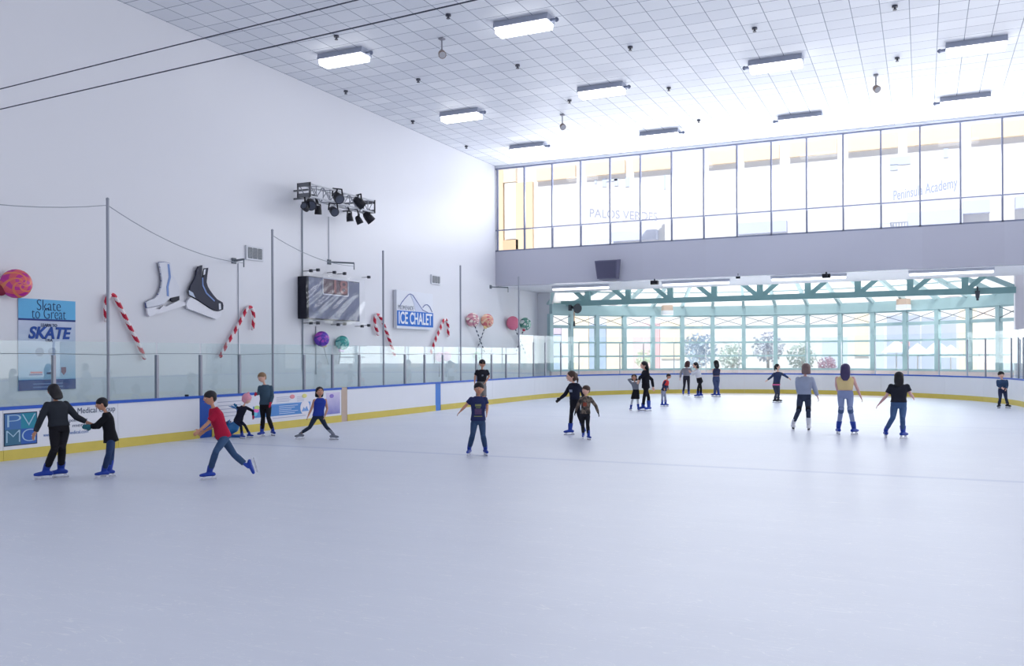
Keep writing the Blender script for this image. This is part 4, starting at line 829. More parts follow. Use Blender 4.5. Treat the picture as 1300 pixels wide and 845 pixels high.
# ------------------------------------------------------------------ people
def remesh(o, vox, smooth=3, fac=.5):
    m = o.modifiers.new('voxel', 'REMESH'); m.mode = 'VOXEL'; m.voxel_size = vox; m.use_smooth_shade = True
    if smooth: q = o.modifiers.new('smooth', 'SMOOTH'); q.iterations = smooth; q.factor = fac
    return o
skin = {'a': mat('skin_fair', (226, 180, 160), rough=.55), 'b': mat('skin_tan', (196, 144, 118), rough=.55), 'c': mat('skin_rose', (214, 170, 166), rough=.55)}
hairm = {'black': mat('hair_black', (28, 26, 32), rough=.5, noise=.15, nscale=30), 'brown': mat('hair_brown', (72, 52, 44), rough=.5, noise=.15, nscale=30), 'light': mat('hair_light_brown', (140, 112, 84), rough=.5, noise=.15, nscale=30), 'purple': mat('hair_plum', (70, 62, 100), rough=.5, noise=.15, nscale=30), 'blond': mat('hair_dark_blond', (122, 102, 102), rough=.5, noise=.2, nscale=30), 'redbrown': mat('hair_redbrown', (74, 46, 48), rough=.5, noise=.15, nscale=30)}
bladem = mat('blade_steel', (206, 208, 216), rough=.25, metal=.6); solem = mat('sole_white', (222, 224, 232))
eyew, eyed, lipm = mat('eye_white', (236, 232, 230)), mat('eye_dark', (40, 30, 30), rough=.2), mat('lips', (176, 92, 92))
rental = mat('skate_rental_blue', (24, 62, 164), rough=.35, spec=.4)
def bone(P, L, u, v, s):
    """point on the pixel ray at distance L from P; s>0 nearer the viewer, s<0 farther"""
    r = ray(u, v); q = CAM - P; a = r.dot(r); b = 2 * r.dot(q); c = q.dot(q) - L * L; D = b * b - 4 * a * c
    if D <= 0 or s == 0: t = -b / (2 * a)
    else: t = (-b - math.sqrt(D)) / (2 * a) if s > 0 else (-b + math.sqrt(D)) / (2 * a)
    return CAM + r * t
def hdir(C, deg):
    """horizontal direction: 0 toward the viewer, 90 to picture right, 180 away"""
    c = V((CAM.x - C.x, CAM.y - C.y, 0)).normalized(); rr = V((-c.y, c.x, 0)); a = math.radians(deg)
    return c * math.cos(a) + rr * math.sin(a)

def hand_mesh(mb, W, d, pal, k, fat=1.0, thumb=1):
    """palm + five separate fingers; d = pointing direction, pal = palm normal"""
    x = d.cross(pal).normalized(); pal = x.cross(d).normalized(); w = .036 * k
    mb.loft([W - d * .015 * k, W + d * .02 * k, W + d * .06 * k, W + d * .09 * k], [x] * 4, [pal] * 4, [w * .62 * fat, w * .9 * fat, w * 1.08 * fat, w * .98 * fat], [.019 * k * fat, .018 * k * fat, .016 * k * fat, .013 * k * fat], n=14)
    for i, (o, L) in enumerate(((-1.05, .062), (-.36, .076), (.33, .08), (1.0, .07))):
        b = W + d * .078 * k + x * (o * w * .8); dd = (d + x * o * .1).normalized(); m1 = b + dd * L * .5 * k - pal * .0 * k; m2 = m1 + (dd + pal * .45).normalized() * L * .34 * k; m3 = m2 + (dd + pal * .95).normalized() * L * .28 * k
        mb.tube([b, m1, m2, m3], [.0095 * k * fat, .009 * k * fat, .008 * k * fat, .0068 * k * fat], 8, round_=True)
    b = W + d * .02 * k + x * (thumb * w * .75); t1 = b + (d * .6 + x * thumb * .75).normalized() * .04 * k; t2 = t1 + (d * .9 + x * thumb * .3 + pal * .2).normalized() * .032 * k
    mb.tube([b, t1, t2], [.0135 * k * fat, .011 * k * fat, .0085 * k * fat], 8, round_=True)

def skate(t, A, fd, down, k, boot, mt=None, shin=None):
    """A ankle, fd toe direction, down direction to the ice"""
    fd = (fd - down * fd.dot(down)).normalized(); sd = fd.cross(down).normalized(); S_ = A + down * .085 * k
    mb = MB()
    sh = shin if shin is not None else -down
    mb.loft([A + sh * .2 * k, A + sh * .09 * k, A, A + down * .04 * k + fd * .004 * k], [sd] * 4, [fd] * 4, [.066 * k, .061 * k, .053 * k, .047 * k], [.076 * k, .07 * k, .062 * k, .062 * k], n=16, e=2.2)
    pts = [S_ - fd * .075 * k - down * .012 * k, S_ - fd * .03 * k - down * .02 * k, S_ + fd * .05 * k - down * .014 * k, S_ + fd * .12 * k - down * .004 * k, S_ + fd * .17 * k]
    mb.tube(pts, [.045 * k, .052 * k, .05 * k, .045 * k, .036 * k], 14, round_=True, side=sd, flat=.9)
    o = remesh(mb.build('skate', boot, t), .011 * k, 3); o.name = 'skate'
    mb = MB(); B = S_ + down * .035 * k
    for f in (-.07, .11): mb.box(B + fd * f * k - down * 0 + down * .012 * k, (.028 * k, .05 * k, .04 * k), (sd, fd, -down))
    mb.build('blade_holder', mt or solem, o)
    mb = MB(); prof = [(-.13, .03), (.17, .03), (.2, .045), (.19, .058), (.16, .068), (-.12, .068), (-.135, .058)]
    mb.prism([B + fd * f * k + down * (g - .002) * k - sd * .004 for f, g in prof], sd * .008); mb.build('blade', bladem, o)

def person(label, g, H, phi, head, sh, hip, armL, armR, legL, legR, top, bottom, hair, skinc='b', hphi=None, sh_off=0, head_off=0, gloves=None, hat=None, boot=rental, holder=None, wide=1.0, group='skaters on the ice', long=0, extra=None):
    u0, v0 = g; G = on_z(u0, v0, 0); d = depth_of(G); s = d / F; k = H / 1.7; sk = skin[skinc]; vox = .0085 * max(k, .7)
    J = lambda u, v, off=0: at_depth(u, v, d + off)
    Fd = hdir(G, phi); Lf = EZ.cross(Fd); Hd = hdir(G, phi if hphi is None else hphi); t = thing('person', G, label, 'person', group)
    Sc, Hc = J(*sh, sh_off), J(*hip)
    HC = J(head[0], (head[1] + head[2]) / 2, sh_off + head_off); hh = min(max((head[2] - head[1]) * s, .15 * H * .9), max(.165 * H * 1.12, .215))
    spine = (Sc - Hc); up = spine.normalized()
    shw, hpw = .108 * H * wide, .056 * H * wide
    def lat_at(a): return Lf
    def fw_at(): return up.cross(Lf) * -1
    fwv = Lf.cross(up).normalized();  fwv = fwv if fwv.dot(Fd) > 0 or abs(up.z) < .2 else -fwv
    def torso(mb, g0, t0, t1, loose=1.0, add=0):
        st = [(-.22, .085, .085), (-.08, .098, .075), (.08, .1, .072), (.35, .086, .062), (.6, .096, .07), (.82, .108, .072), (.96, .104, .056), (1.06, .06, .042), (1.14, .034, .034)]
        def val(q):
            for i in range(len(st) - 1):
                if st[i][0] <= q <= st[i + 1][0]:
                    f = (q - st[i][0]) / (st[i + 1][0] - st[i][0]); return st[i][1] + f * (st[i + 1][1] - st[i][1]), st[i][2] + f * (st[i + 1][2] - st[i][2])
            return st[0][1:] if q < st[0][0] else st[-1][1:]
        n = 12; qs = [t0 + (t1 - t0) * i / n for i in range(n + 1)]; cs, ws, ds = [], [], []
        for q in qs:
            w, dp = val(q); flare = (loose - 1) * max(0, .75 - q) * 1.2 + 1
            cs.append(Hc + spine * q); ws.append((w * H * wide) * flare + add); ds.append(dp * H * flare * (1.04 if loose > 1 else 1) + add)
        mb.loft(cs, [Lf] * (n + 1), [fwv] * (n + 1), ws, ds, n=22)
    # joints
    arms = {}
    for sgn, a in ((1, armL), (-1, armR)):
        SJ = Hc + spine * .95 + Lf * (sgn * shw * .92); E_ = bone(SJ, .178 * H, *a[0]); Wd = bone(E_, .19 * H, *a[1]); f = (Wd - E_); fl = min(f.length, .2 * H); dv = f.normalized(); Wr = E_ + dv * (fl * .76)
        arms[sgn] = (SJ, E_, Wr, dv)
    legs = {}
    for sgn, lg in ((1, legL), (-1, legR)):
        HJ = Hc - spine.normalized() * (.03 * H) + Lf * (sgn * hpw)
        if len(lg[1]) == 3:      # foot on the ice: sole pixel and toe heading
            fu, fv, ps = lg[1]; Q = on_z(fu, fv, 0); dd = max(min(depth_of(Q) - d, .22), -.22); r = ray(fu, fv); Q = CAM + r * (d + dd); Q = V((Q.x, Q.y, 0)); A = Q + EZ * (.183 * k); fd = hdir(G, ps); A -= fd * .02 * k; down = -EZ
        else:                    # lifted foot: ankle pixel, depth offset, toe pixel
            fu, fv, off, tu, tv = lg[1]; A = J(fu, fv, off); tp = J(tu, tv, off); fd = (tp - A).normalized(); hz = (A - HJ); down = (hz - fd * hz.dot(fd)).normalized()
        Kn = bone(HJ, .245 * H, *lg[0]); legs[sgn] = (HJ, Kn, A, fd, down)
    # body: one continuous skin surface
    mb = MB(); torso(mb, 0, -.15, 1.1)
    nb = Hc + spine * 1.02; hb = HC - (HC - nb).normalized() * hh * .2
    mb.tube([nb - up * .03, nb.lerp(hb, .5), hb], [.042 * k, .035 * k, .036 * k], 12)
    hu = ((HC - nb).normalized() * .5 + EZ * .5).normalized(); hf = (Hd - hu * Hd.dot(hu)).normalized(); hx = hu.cross(hf) * -1
    def headfn(x, y, z):
        j = max(0, -z); x *= 1 - .32 * j ** 1.6; y = y * (1 - .12 * j) + .10 * j * (1 if y > -.5 else .3); return x, y, z
    mb.ball(HC, (hh * .385, hh * .44, hh * .5), (hx, hf, hu), 20, 14, fn=headfn)
    mb.tube([HC + hf * hh * .40 + hu * hh * .06, HC + hf * hh * .465 - hu * hh * .08, HC + hf * hh * .42 - hu * hh * .11], [.012 * k, .017 * k, .013 * k], 8, round_=True)
    for e in (-1, 1): mb.ball(HC + hx * (e * hh * .385) - hf * hh * .03 - hu * hh * .03, (.014 * k, .024 * k, .038 * k), (hx, hf, hu), 10, 8)
    for sgn in (1, -1):
        SJ, E_, Wr, dv = arms[sgn]
        mb.tube([SJ - (E_ - SJ).normalized() * .0, SJ.lerp(E_, .35), E_, E_.lerp(Wr, .35), Wr], [.05 * k, .044 * k, .036 * k, .037 * k, .025 * k], 12, round_=True)
        pal = -fwv.cross(dv).cross(dv) if abs(dv.dot(fwv)) < .9 else -EZ
        pal = (Lf * -sgn - dv * (Lf * -sgn).dot(dv)); pal = pal.normalized() if pal.length > .1 else -EZ
        hand_mesh(mb, Wr, dv, pal, k, 1.0, 1 if (dv.cross(pal)).dot(fwv) > 0 else -1)
        HJ, Kn, A, fd, down = legs[sgn]
        mb.tube([HJ, HJ.lerp(Kn, .4), Kn, Kn.lerp(A, .3), A], [.078 * k, .068 * k, .05 * k, .04 * k, .027 * k], 14, round_=True)
    remesh(mb.build('body', sk, t), vox, 3)
    # face
    for e in (-1, 1):
        P = HC + hx * (e * hh * .15) + hf * hh * .405 + hu * hh * .03; m2 = MB(); m2.ball(P, (.016 * k, .009 * k, .010 * k), (hx, hf, hu), 10, 8); m2.ball(P + hf * .006 * k, (.008 * k, .005 * k, .008 * k), (hx, hf, hu), 8, 6, mi=1); m2.build('eye', [eyew, eyed], t, smooth=True)
        m2 = MB(); m2.tube([P + hu * .026 * k - hx * .02 * k, P + hu * .031 * k + hf * .004 * k, P + hu * .026 * k + hx * .02 * k], .005 * k, 6); m2.build('eyebrow', hairm[hair[0]], t)
    P = HC + hf * hh * .43 - hu * hh * .26; m2 = MB(); m2.ball(P, (.026 * k, .01 * k, .009 * k), (hx, hf, hu), 10, 6); m2.build('mouth', lipm, t, smooth=True)
    # hair / hat
    hm, hs, hl = hairm[hair[0]], hair[1], hair[2]
    if not hat:
        mb = MB()
        if hs == 'short': mb.ball(HC + hu * hh * .15 - hf * hh * .06, (hh * .44, hh * .48, hh * .42), (hx, hf, hu), 18, 12); mb.ball(HC - hu * hh * .02 - hf * hh * .2, (hh * .37, hh * .3, hh * .34), (hx, hf, hu), 16, 10)
        else:
            mb.ball(HC + hu * hh * .12 - hf * hh * .1, (hh * .46, hh * .48, hh * .46), (hx, hf, hu), 18, 12); mb.ball(HC - hu * hh * .1 - hf * hh * .2, (hh * .42, hh * .34, hh * .42), (hx, hf, hu), 16, 10)
        if hs == 'long':
            b0 = HC + hu * hh * .1 - hf * hh * .2; back = -fwv; end = HC - EZ * (hh * .45 + hl) + back * (.085 * H) ; mid = HC - EZ * hh * .55 + back * (.075 * H)
            mb.loft([b0, b0.lerp(mid, .55), mid, mid.lerp(end, .5), end], [-hx, -hx, Lf, Lf, Lf], [hf, hf, fwv, fwv, fwv], [hh * .44, hh * .47, hh * .46, hh * .4, hh * .2], [hh * .36, hh * .3, hh * .17, hh * .14, hh * .07], n=16)
        if hs == 'tied': mb.ball(HC - hf * hh * .52 + hu * hh * .05, (hh * .18, hh * .2, hh * .24), (hx, hf, hu), 12, 8); mb.tube([HC - hf * hh * .5, HC - hf * hh * .6 - hu * hh * .4, HC - hf * hh * .52 - hu * hh * .75], [hh * .14, hh * .12, hh * .05], 10, round_=True)
        remesh(mb.build('hair', hm, t), .012 * max(k, .7), 2)
    else:
        mb = MB(); mb.ball(HC + hu * hh * .16 - hf * hh * .07, (hh * .5, hh * .53, hh * .5), (hx, hf, hu), 18, 12); mb.ball(HC - hu * hh * .05 - hf * hh * .16, (hh * .47, hh * .42, hh * .42), (hx, hf, hu), 16, 10); mb.ball(HC + hu * hh * .7, hh * .14, n=10, m=8); o = remesh(mb.build('knit_hat', hat, t), .012 * max(k, .7), 2)
    # top
    tm, hem, sl = top[0], top[1], top[2]; loose = top[3] if len(top) > 3 else 1.04
    q_hem = min((J(0, hem).z - Hc.z) / max(Sc.z - Hc.z, .05), .5) if hem else 0
    mb = MB(); torso(mb, 0, q_hem, 1.1, loose, .012 * k)
    for sgn in (1, -1):
        SJ, E_, Wr, dv = arms[sgn]; a = .016 * k * (1 + (loose - 1) * 4)
        if sl == 'none': continue
        if sl == 'short': mb.ball(SJ, .062 * k + a * .5, n=12, m=8); mb.tube([SJ - (E_ - SJ).normalized() * .02 * k, SJ.lerp(E_, .4), SJ.lerp(E_, .72)], [.054 * k + a * .5, .05 * k + a * .8, .05 * k + a * .9], 14)
        else: mb.tube([SJ, SJ.lerp(E_, .4), E_, E_.lerp(Wr, .5), Wr + dv * .0 * k], [.054 * k + a * .5, .048 * k + a, .040 * k + a, .036 * k + a, .028 * k + a * .8], 14, round_=False); mb.ball(SJ, .058 * k + a * .5, n=12, m=8); mb.ball(E_, .040 * k + a, n=12, m=8)
    remesh(mb.build(top[4] if len(top) > 4 else 'jacket', tm, t), .0105 * max(k, .7), 4)
    # bottom
    bm, kind = bottom[0], bottom[1]; mb = MB()
    ad_ = .012 * k if kind != 'leggings' else .006 * k
    torso(mb, 0, -.16, .3, 1.0, .006 * k)
    if kind in ('pants', 'leggings', 'shorts'):
        for sgn in (1, -1):
            HJ, Kn, A, fd, down = legs[sgn]; en = A + (Kn - A) * .24 if kind != 'pants' else A + (Kn - A) * .22
            if kind == 'shorts': mb.tube([HJ, HJ.lerp(Kn, .5), HJ.lerp(Kn, .92)], [.082 * k + ad_, .08 * k + ad_, .08 * k + ad_ * 1.3], 16)
            else: mb.tube([HJ, HJ.lerp(Kn, .4), Kn, Kn.lerp(en, .4), en], [.08 * k + ad_, .072 * k + ad_, .053 * k + ad_, (.053 if kind == 'leggings' else .058) * k + ad_, (.046 if kind == 'leggings' else .05) * k + ad_], 16); mb.ball(Kn, .053 * k + ad_, n=12, m=8)
        remesh(mb.build('shorts' if kind == 'shorts' else 'trousers', bm, t), .0105 * max(k, .7), 3)
    if kind == 'skirt':
        KA = (legs[1][1] + legs[-1][1]) / 2; c0 = Hc + up * .03 * H; c1 = Hc.lerp(KA, .78)
        mb.loft([c0, c0.lerp(c1, .35), c1], [Lf] * 3, [fwv] * 3, [.1 * H, .118 * H, .14 * H], [.078 * H, .1 * H, .12 * H], n=22); remesh(mb.build('skirt', bm, t), .0105 * max(k, .7), 2)
        m2 = MB()
        for sgn in (1, -1): HJ, Kn, A, fd, down = legs[sgn]; en = A + (Kn - A) * .4; m2.tube([HJ.lerp(Kn, .2), Kn, Kn.lerp(en, .5), en], [.078 * k, .06 * k, .06 * k, .052 * k], 14)
        o = remesh(m2.build('leggings', bottom[2], t), .0105 * max(k, .7), 2)
    for x in (extra or []): x(dict(t=t, k=k, arms=arms, legs=legs, Hc=Hc, Sc=Sc, spine=spine, Lf=Lf, fwv=fwv, H=H, J=J, HC=HC, hh=hh, hf=hf, hu=hu, hx=hx))
    if gloves:
        for sgn in (1, -1):
            SJ, E_, Wr, dv = arms[sgn]; pal = (Lf * -sgn - dv * (Lf * -sgn).dot(dv)); pal = pal.normalized() if pal.length > .1 else -EZ
            mb = MB(); hand_mesh(mb, Wr, dv, pal, k * 1.06, 1.35, 1 if (dv.cross(pal)).dot(fwv) > 0 else -1); mb.tube([Wr - dv * .05 * k, Wr + dv * .03 * k], [.036 * k, .034 * k], 12); remesh(mb.build('glove', gloves if not isinstance(gloves, tuple) else gloves[0 if sgn > 0 else 1], t), vox * .85, 2)
    for sgn in (1, -1):
        HJ, Kn, A, fd, down = legs[sgn]; skate(t, A, fd, down, k, boot, holder, (Kn - A).normalized())
    return t

def cloth(n, rgb, nz=.06, sc=8, rough=.85): return mat('cloth_' + n, rgb, rough=rough, spec=.15, noise=nz, nscale=sc)
def camo():
    k = NT('cloth_camo'); tc = k.n('TexCoord'); a = k.n('TexNoise'); a.inputs['Scale'].default_value = 14; a.inputs['Detail'].default_value = 3; k.l(tc.outputs['Object'], a.inputs['Vector'])
    b = k.n('TexNoise'); b.inputs['Scale'].default_value = 9; k.l(tc.outputs['Object'], b.inputs['Vector'])
    c = k.mix(k.math('GREATER_THAN', a.outputs['Fac'], .5), lin((84, 74, 68)), lin((122, 108, 96))); c = k.mix(k.math('GREATER_THAN', b.outputs['Fac'], .58), c, lin((58, 54, 52)))
    k.l(c, k.b.inputs['Base Color']); k.b.inputs['Roughness'].default_value = .9; return k.m
def print_patch(name, m, q0, q1, w, side=1, off=.0):
    """printed patch lying on the chest (side 1) of the garment"""
    def f(c):
        mb = MB(); n = 8; vs = []
        for j in range(5):
            q = q0 + (q1 - q0) * j / 4
            for i in range(n + 1):
                x = (i / n * 2 - 1) * w + off; H = c['H']; a = min(abs(x) / .1, .99); dp = (.0735 * H * 1.06 + .013 * c['k']) * (1 - a ** 2.4) ** (1 / 2.4) + .004
                vs.append(c['Hc'] + c['spine'] * q + c['Lf'] * (x * H) + c['fwv'] * (dp * side))
        mb.add(vs, [(j * (n + 1) + i, j * (n + 1) + i + 1, (j + 1) * (n + 1) + i + 1, (j + 1) * (n + 1) + i) for j in range(4) for i in range(n)]); mb.build(name, m, c['t'], smooth=True)
    return f
def band(name, m, t0, t1, r):                       # band round both legs, t measured hip->knee->ankle (0..2)
    def f(c):
        for sgn in (1, -1):
            HJ, Kn, A, fd, down = c['legs'][sgn]; pt = lambda q: HJ.lerp(Kn, q) if q <= 1 else Kn.lerp(A, q - 1); mb = MB(); mb.tube([pt(t0), pt((t0 + t1) / 2), pt(t1)], r * c['k'], 16); mb.build(name, m, c['t'], smooth=True)
    return f
def waist_band(name, m, q0, q1):
    def f(c):
        mb = MB(); H, k = c['H'], c['k']; cs = [c['Hc'] + c['spine'] * q for q in (q0, q1)]; mb.loft(cs, [c['Lf']] * 2, [c['fwv']] * 2, [.1 * H + .016 * k] * 2, [.074 * H + .016 * k] * 2, n=22); mb.build(name, m, c['t'], smooth=True)
    return f
black, charc, navyc, jean = cloth('black', (30, 30, 36)), cloth('charcoal', (46, 50, 58)), cloth('navy', (34, 42, 66)), cloth('jeans', (58, 82, 116), .12, 14)
# 1 woman pulling a boy by the hand
person('person in charcoal jacket and blue skates pulling a small boy by hand', (66, 608.5), 1.5, -150, (68, 488.3, 503.5), (71.5, 512), (75, 543), ((52, 531, 0), (43, 553, 0)), ((97, 529, 0), (113, 537, 0)), ((69.5, 569, 1), (57, 608.5, -95)), ((79, 566, 1), (76, 605.5, -95)), (charc, 541, 'long', 1.05), (black, 'pants'), ('black', 'long', .06), 'b', hphi=-165, group=None)
person('small boy in black coat and jeans pulled along by the hand', (138, 606.5), 1.2, -90, (129, 505.2, 520.5), (135.5, 526), (140.5, 556), ((122, 540, -1), (112.5, 541, 0)), ((125, 541, 1), (113.5, 542, 0)), ((138, 576, 1), (131, 606.5, -90)), ((141.5, 576, -1), (138, 604.8, -85)), (cloth('coat_black', (26, 27, 33)), 561, 'long', 1.12), (cloth('jeans_dark', (44, 62, 98), .1, 14), 'pants'), ('black', 'short', 0), 'b', gloves=mat('glove_teal', (40, 104, 118), rough=.8), group=None)
# 3 red shirt
person('child in crimson t-shirt and jeans gliding with one leg stretched back', (270, 608.7), 1.32, -75, (266.5, 496.5, 513.5), (272, 520.5), (283, 552), ((263, 538, 1), (251, 548, 0)), ((270, 541, 1), (257, 549, 0)), ((274.5, 572, 1), (265, 608.7, -85)), ((297.5, 577, 0), (313.5, 591, .1, 317, 603)), (cloth('crimson', (168, 30, 62)), 556, 'short', 1.06, 't_shirt'), (jean, 'pants'), ('black', 'short', 0), 'b', group=None)
# 4 pink hat
person('toddler in pink knit hat bending forward by the boards', (307, 556.5), .95, 50, (313.6, 500.7, 512.2), (308.5, 516.5), (302.5, 533), ((321, 521.5, 0), (321.5, 529, 0)), ((303.5, 519, 0), (299.5, 515, 0)), ((310.8, 539.5, 1), (317, 553.5, 60)), ((306, 540.5, 1), (307.5, 556.5, 40)), (cloth('midnight', (28, 30, 48)), 535, 'long', 1.05), (cloth('midnight_leg', (30, 34, 58)), 'leggings'), ('brown', 'short', 0), 'a', hphi=60, hat=cloth('knit_pink', (232, 160, 178), .2, 40), gloves=(mat('glove_magenta', (190, 50, 96), rough=.8), mat('glove_blue', (40, 110, 160), rough=.8)), group=None, wide=1.22)
# 5 boy teal
person('boy in slate teal sweater with red gloves standing beside the boards', (337, 554), 1.36, -20, (332.5, 473, 485), (337, 490.5), (337, 514.5), ((345.5, 503.5, 0), (343, 513.5, 1)), ((329, 498.5, 0), (324, 500.5, 1)), ((340.7, 530, 1), (346.5, 552.8, 20)), ((334, 530.5, 1), (332, 554, -40)), (cloth('slate_teal', (66, 88, 106)), 514.5, 'long', 1.06, 'sweater'), (black, 'pants'), ('light', 'short', 0), 'a', hphi=-45, gloves=mat('glove_red', (180, 34, 62), rough=.8), group=None)
# 6 girl blue
person('girl in royal blue tank top striding with legs wide apart', (401, 558), 1.28, 10, (406, 491.3, 502.8), (406.3, 507), (404, 528), ((415.5, 518.7, 0), (412, 529.5, 1)), ((395.5, 518.7, 0), (390.3, 530, 1)), ((414, 541.4, 0), (423.5, 558, 60)), ((393, 542.4, 0), (381, 556.6, -65)), (cloth('royal', (44, 66, 160)), 529, 'none', 1.02, 'tank_top'), (cloth('legging_slate', (44, 54, 74)), 'leggings'), ('black', 'long', .05), 'b', boot=mat('skate_grey_boot', (120, 126, 140)), group=None)
# 7 man black
person('man in black t-shirt and sunglasses standing farther back by the white boards', (611, 521), 1.72, 10, (612.3, 456.5, 466.4), (612, 470.5), (611, 488), ((621, 477.8, 0), (615.7, 486, 1)), ((603, 477.8, 0), (602.5, 487, 1)), ((614.5, 504, 1), (615.5, 521, 10)), ((607.5, 504, 1), (607, 521, -10)), (cloth('tee_black', (36, 37, 44)), 486.5, 'short', 1.08, 't_shirt'), (cloth('khaki', (128, 124, 124)), 'shorts'), ('black', 'short', 0), 'b', group=None,
       extra=[print_patch('shirt_emblem', cloth('emblem_grey', (120, 124, 136)), .62, .74, .018), lambda c: [ (lambda mb: mb.build('sunglasses', mat('shade_black', (20, 20, 24), rough=.2), c['t']))(MB().box(c['HC'] + c['hf'] * c['hh'] * .44 + c['hu'] * c['hh'] * .05, (c['hh'] * .62, c['hh'] * .05, c['hh'] * .14), (c['hx'], c['hf'], c['hu'])))]])
# 8 boy navy tee
yel, pur = cloth('print_olive', (134, 138, 96), .2, 30), cloth('print_mauve', (96, 78, 116), .2, 30)
person('boy in navy printed t-shirt and jeans gliding toward the viewer alone', (606, 578.5), 1.34, 0, (608, 485.5, 500.8), (607, 505.5), (607, 534), ((618.5, 515, 0), (618, 526, 1)), ((592, 513.8, 0), (583, 523.5, 0)), ((613.2, 552, 1), (616.5, 578, 15)), ((600.2, 551, 1), (595.5, 578, -15)), (cloth('tee_navy', (46, 54, 96)), 536, 'short', 1.06, 't_shirt'), (cloth('jeans_mid', (56, 78, 112), .12, 14), 'pants'), ('black', 'short', 0), 'b', group=None,
       extra=[print_patch('shirt_print', yel, .66, .76, .045), print_patch('shirt_print', pur, .3, .55, .05), print_patch('shirt_print', yel, .2, .24, .06), print_patch('shirt_print', yel, .58, .62, .035)])
# 9 girl dark + 10 boy camo
person('girl in navy sweatshirt with tied dark hair skating just behind the camo boy', (725, 551.8), 1.42, -50, (725, 471.4, 484.5), (729, 488), (730, 511), ((739, 496.5, -1), (741, 505, -1)), ((717.5, 500.5, 0), (709.5, 507, 0)), ((735, 527, -1), (740, 540, .5, 744, 547)), ((725.5, 524, 1), (723, 551.8, -75)), (cloth('sweat_navy', (34, 38, 56)), 509.5, 'long', 1.05, 'sweatshirt'), (cloth('legging_black', (30, 31, 40)), 'leggings'), ('brown', 'tied', 0), 'a', hphi=-70, gloves=mat('glove_black', (30, 30, 36), rough=.8), group=None, extra=[print_patch('shirt_letters', cloth('letters_grey', (150, 160, 180)), .6, .74, .04)])
person('small boy in brown camouflage sweatshirt skating ahead of the girl in navy', (743.5, 557.5), 1.08, -12, (743.8, 489, 501.5), (743.8, 504.5), (743, 526), ((756.7, 515.5, 0), (760, 525.5, 1)), ((733.5, 514.5, 0), (730, 524.5, 1)), ((746, 539, 1), (747.5, 558, 25)), ((739.8, 539, 1), (740.4, 556, -5)), (camo(), 528, 'long', 1.08, 'sweatshirt'), (cloth('pants_black', (34, 34, 42)), 'pants'), ('brown', 'short', 0), 'a', hphi=-40, gloves=mat('glove_black', (30, 30, 36), rough=.8), group=None, extra=[print_patch('shirt_print', cloth('print_rust', (150, 78, 64), .3, 30), .5, .72, .04)])
# 11-12
person('little girl in grey top and black skirt with her arms folded behind her head', (806, 521.5), 1.12, -5, (805, 474.8, 483.2), (806, 485.8), (807.5, 497), ((812, 482.5, 0), (807.5, 481, -1)), ((798, 481.8, 0), (802.4, 480.8, -1)), ((809.6, 508.5, 1), (810.5, 521.5, 15)), ((802.4, 508.5, 1), (800.8, 520.6, -20)), (cloth('grey_top', (118, 122, 134)), 497.5, 'long', 1.03, 'sweater'), (black, 'skirt', cloth('legging_white', (196, 198, 208), .15, 20)), ('black', 'long', .02), 'b', group=None)
person('woman in black with very long black hair standing with the little girl', (820, 521.5), 1.68, -70, (817.3, 458.8, 468.6), (819.3, 471.5), (819.8, 489.5), ((812.5, 479, 0), (811, 483, 0)), ((827.7, 481.8, 0), (829.8, 494.5, 0)), ((817.8, 504, 1), (815.8, 520.6, -60)), ((823.3, 504, 1), (823.2, 521.7, -45)), (cloth('top_black', (30, 31, 40)), 489, 'long', 1.02, 'top'), (cloth('legging_jet', (28, 28, 36)), 'leggings'), ('black', 'long', .36), 'a', group=None)
# 13
person('small child in red scarf and navy padded vest leaning forward', (842.5, 515.6), 1.12, 70, (849, 474.4, 480.6), (846, 483.5), (842.5, 496.5), ((847, 489, 0), (848, 493, 0)), ((842, 489, 0), (843.5, 494, 1)), ((844.6, 504, 0), (845.3, 515.4, 70)), ((840.8, 504, 0), (841, 515.6, 60)), (cloth('vest_navy', (52, 56, 84)), 499, 'long', 1.2, 'vest'), (cloth('track_grey', (150, 154, 176), .4, 18), 'pants'), ('black', 'short', 0), 'b', group=None,
       extra=[lambda c: (lambda mb: remesh(mb.build('scarf', cloth('scarf_red', (206, 64, 66)), c['t']), .012, 2))(MB().loft([c['Hc'] + c['spine'] * q for q in (.62, .8, .98, 1.1)], [c['Lf']] * 4, [c['fwv']] * 4, [.125 * c['H'], .128 * c['H'], .12 * c['H'], .06 * c['H']], [.1 * c['H'], .1 * c['H'], .085 * c['H'], .06 * c['H']]))])
# 14-16
person('woman in grey sweater seen from behind, turned to the girl in white', (871, 502), 1.62, 165, (873, 458.3, 465.6), (871.6, 468), (871.5, 480), ((864.6, 473, 0), (863.2, 481, 0)), ((877.6, 471.5, 0), (879.5, 475, -1)), ((868.8, 489, 1), (867.5, 501.6, 175)), ((874.2, 489, 1), (874.5, 501.9, 165)), (cloth('sweater_grey', (146, 144, 154), .1, 20), 480.5, 'long', 1.06, 'sweater'), (cloth('legging_char', (48, 48, 60)), 'leggings'), ('redbrown', 'long', .02), 'a', group=None)
person('girl in white sweater and black trousers whispering to the woman in grey', (887.5, 504.3), 1.6, -70, (882.8, 460, 467.2), (885, 469.5), (888.3, 483), ((879, 473.5, 0), (877, 472, 0)), ((879.5, 475, 1), (877.5, 473, 0)), ((886.4, 492.5, 1), (885.6, 504.4, -80)), ((889.8, 492.5, 1), (889.2, 503.6, -80)), (cloth('sweater_white', (222, 222, 230), .05, 20), 482.5, 'long', 1.07, 'sweater'), (black, 'leggings'), ('black', 'long', .05), 'a', group=None)
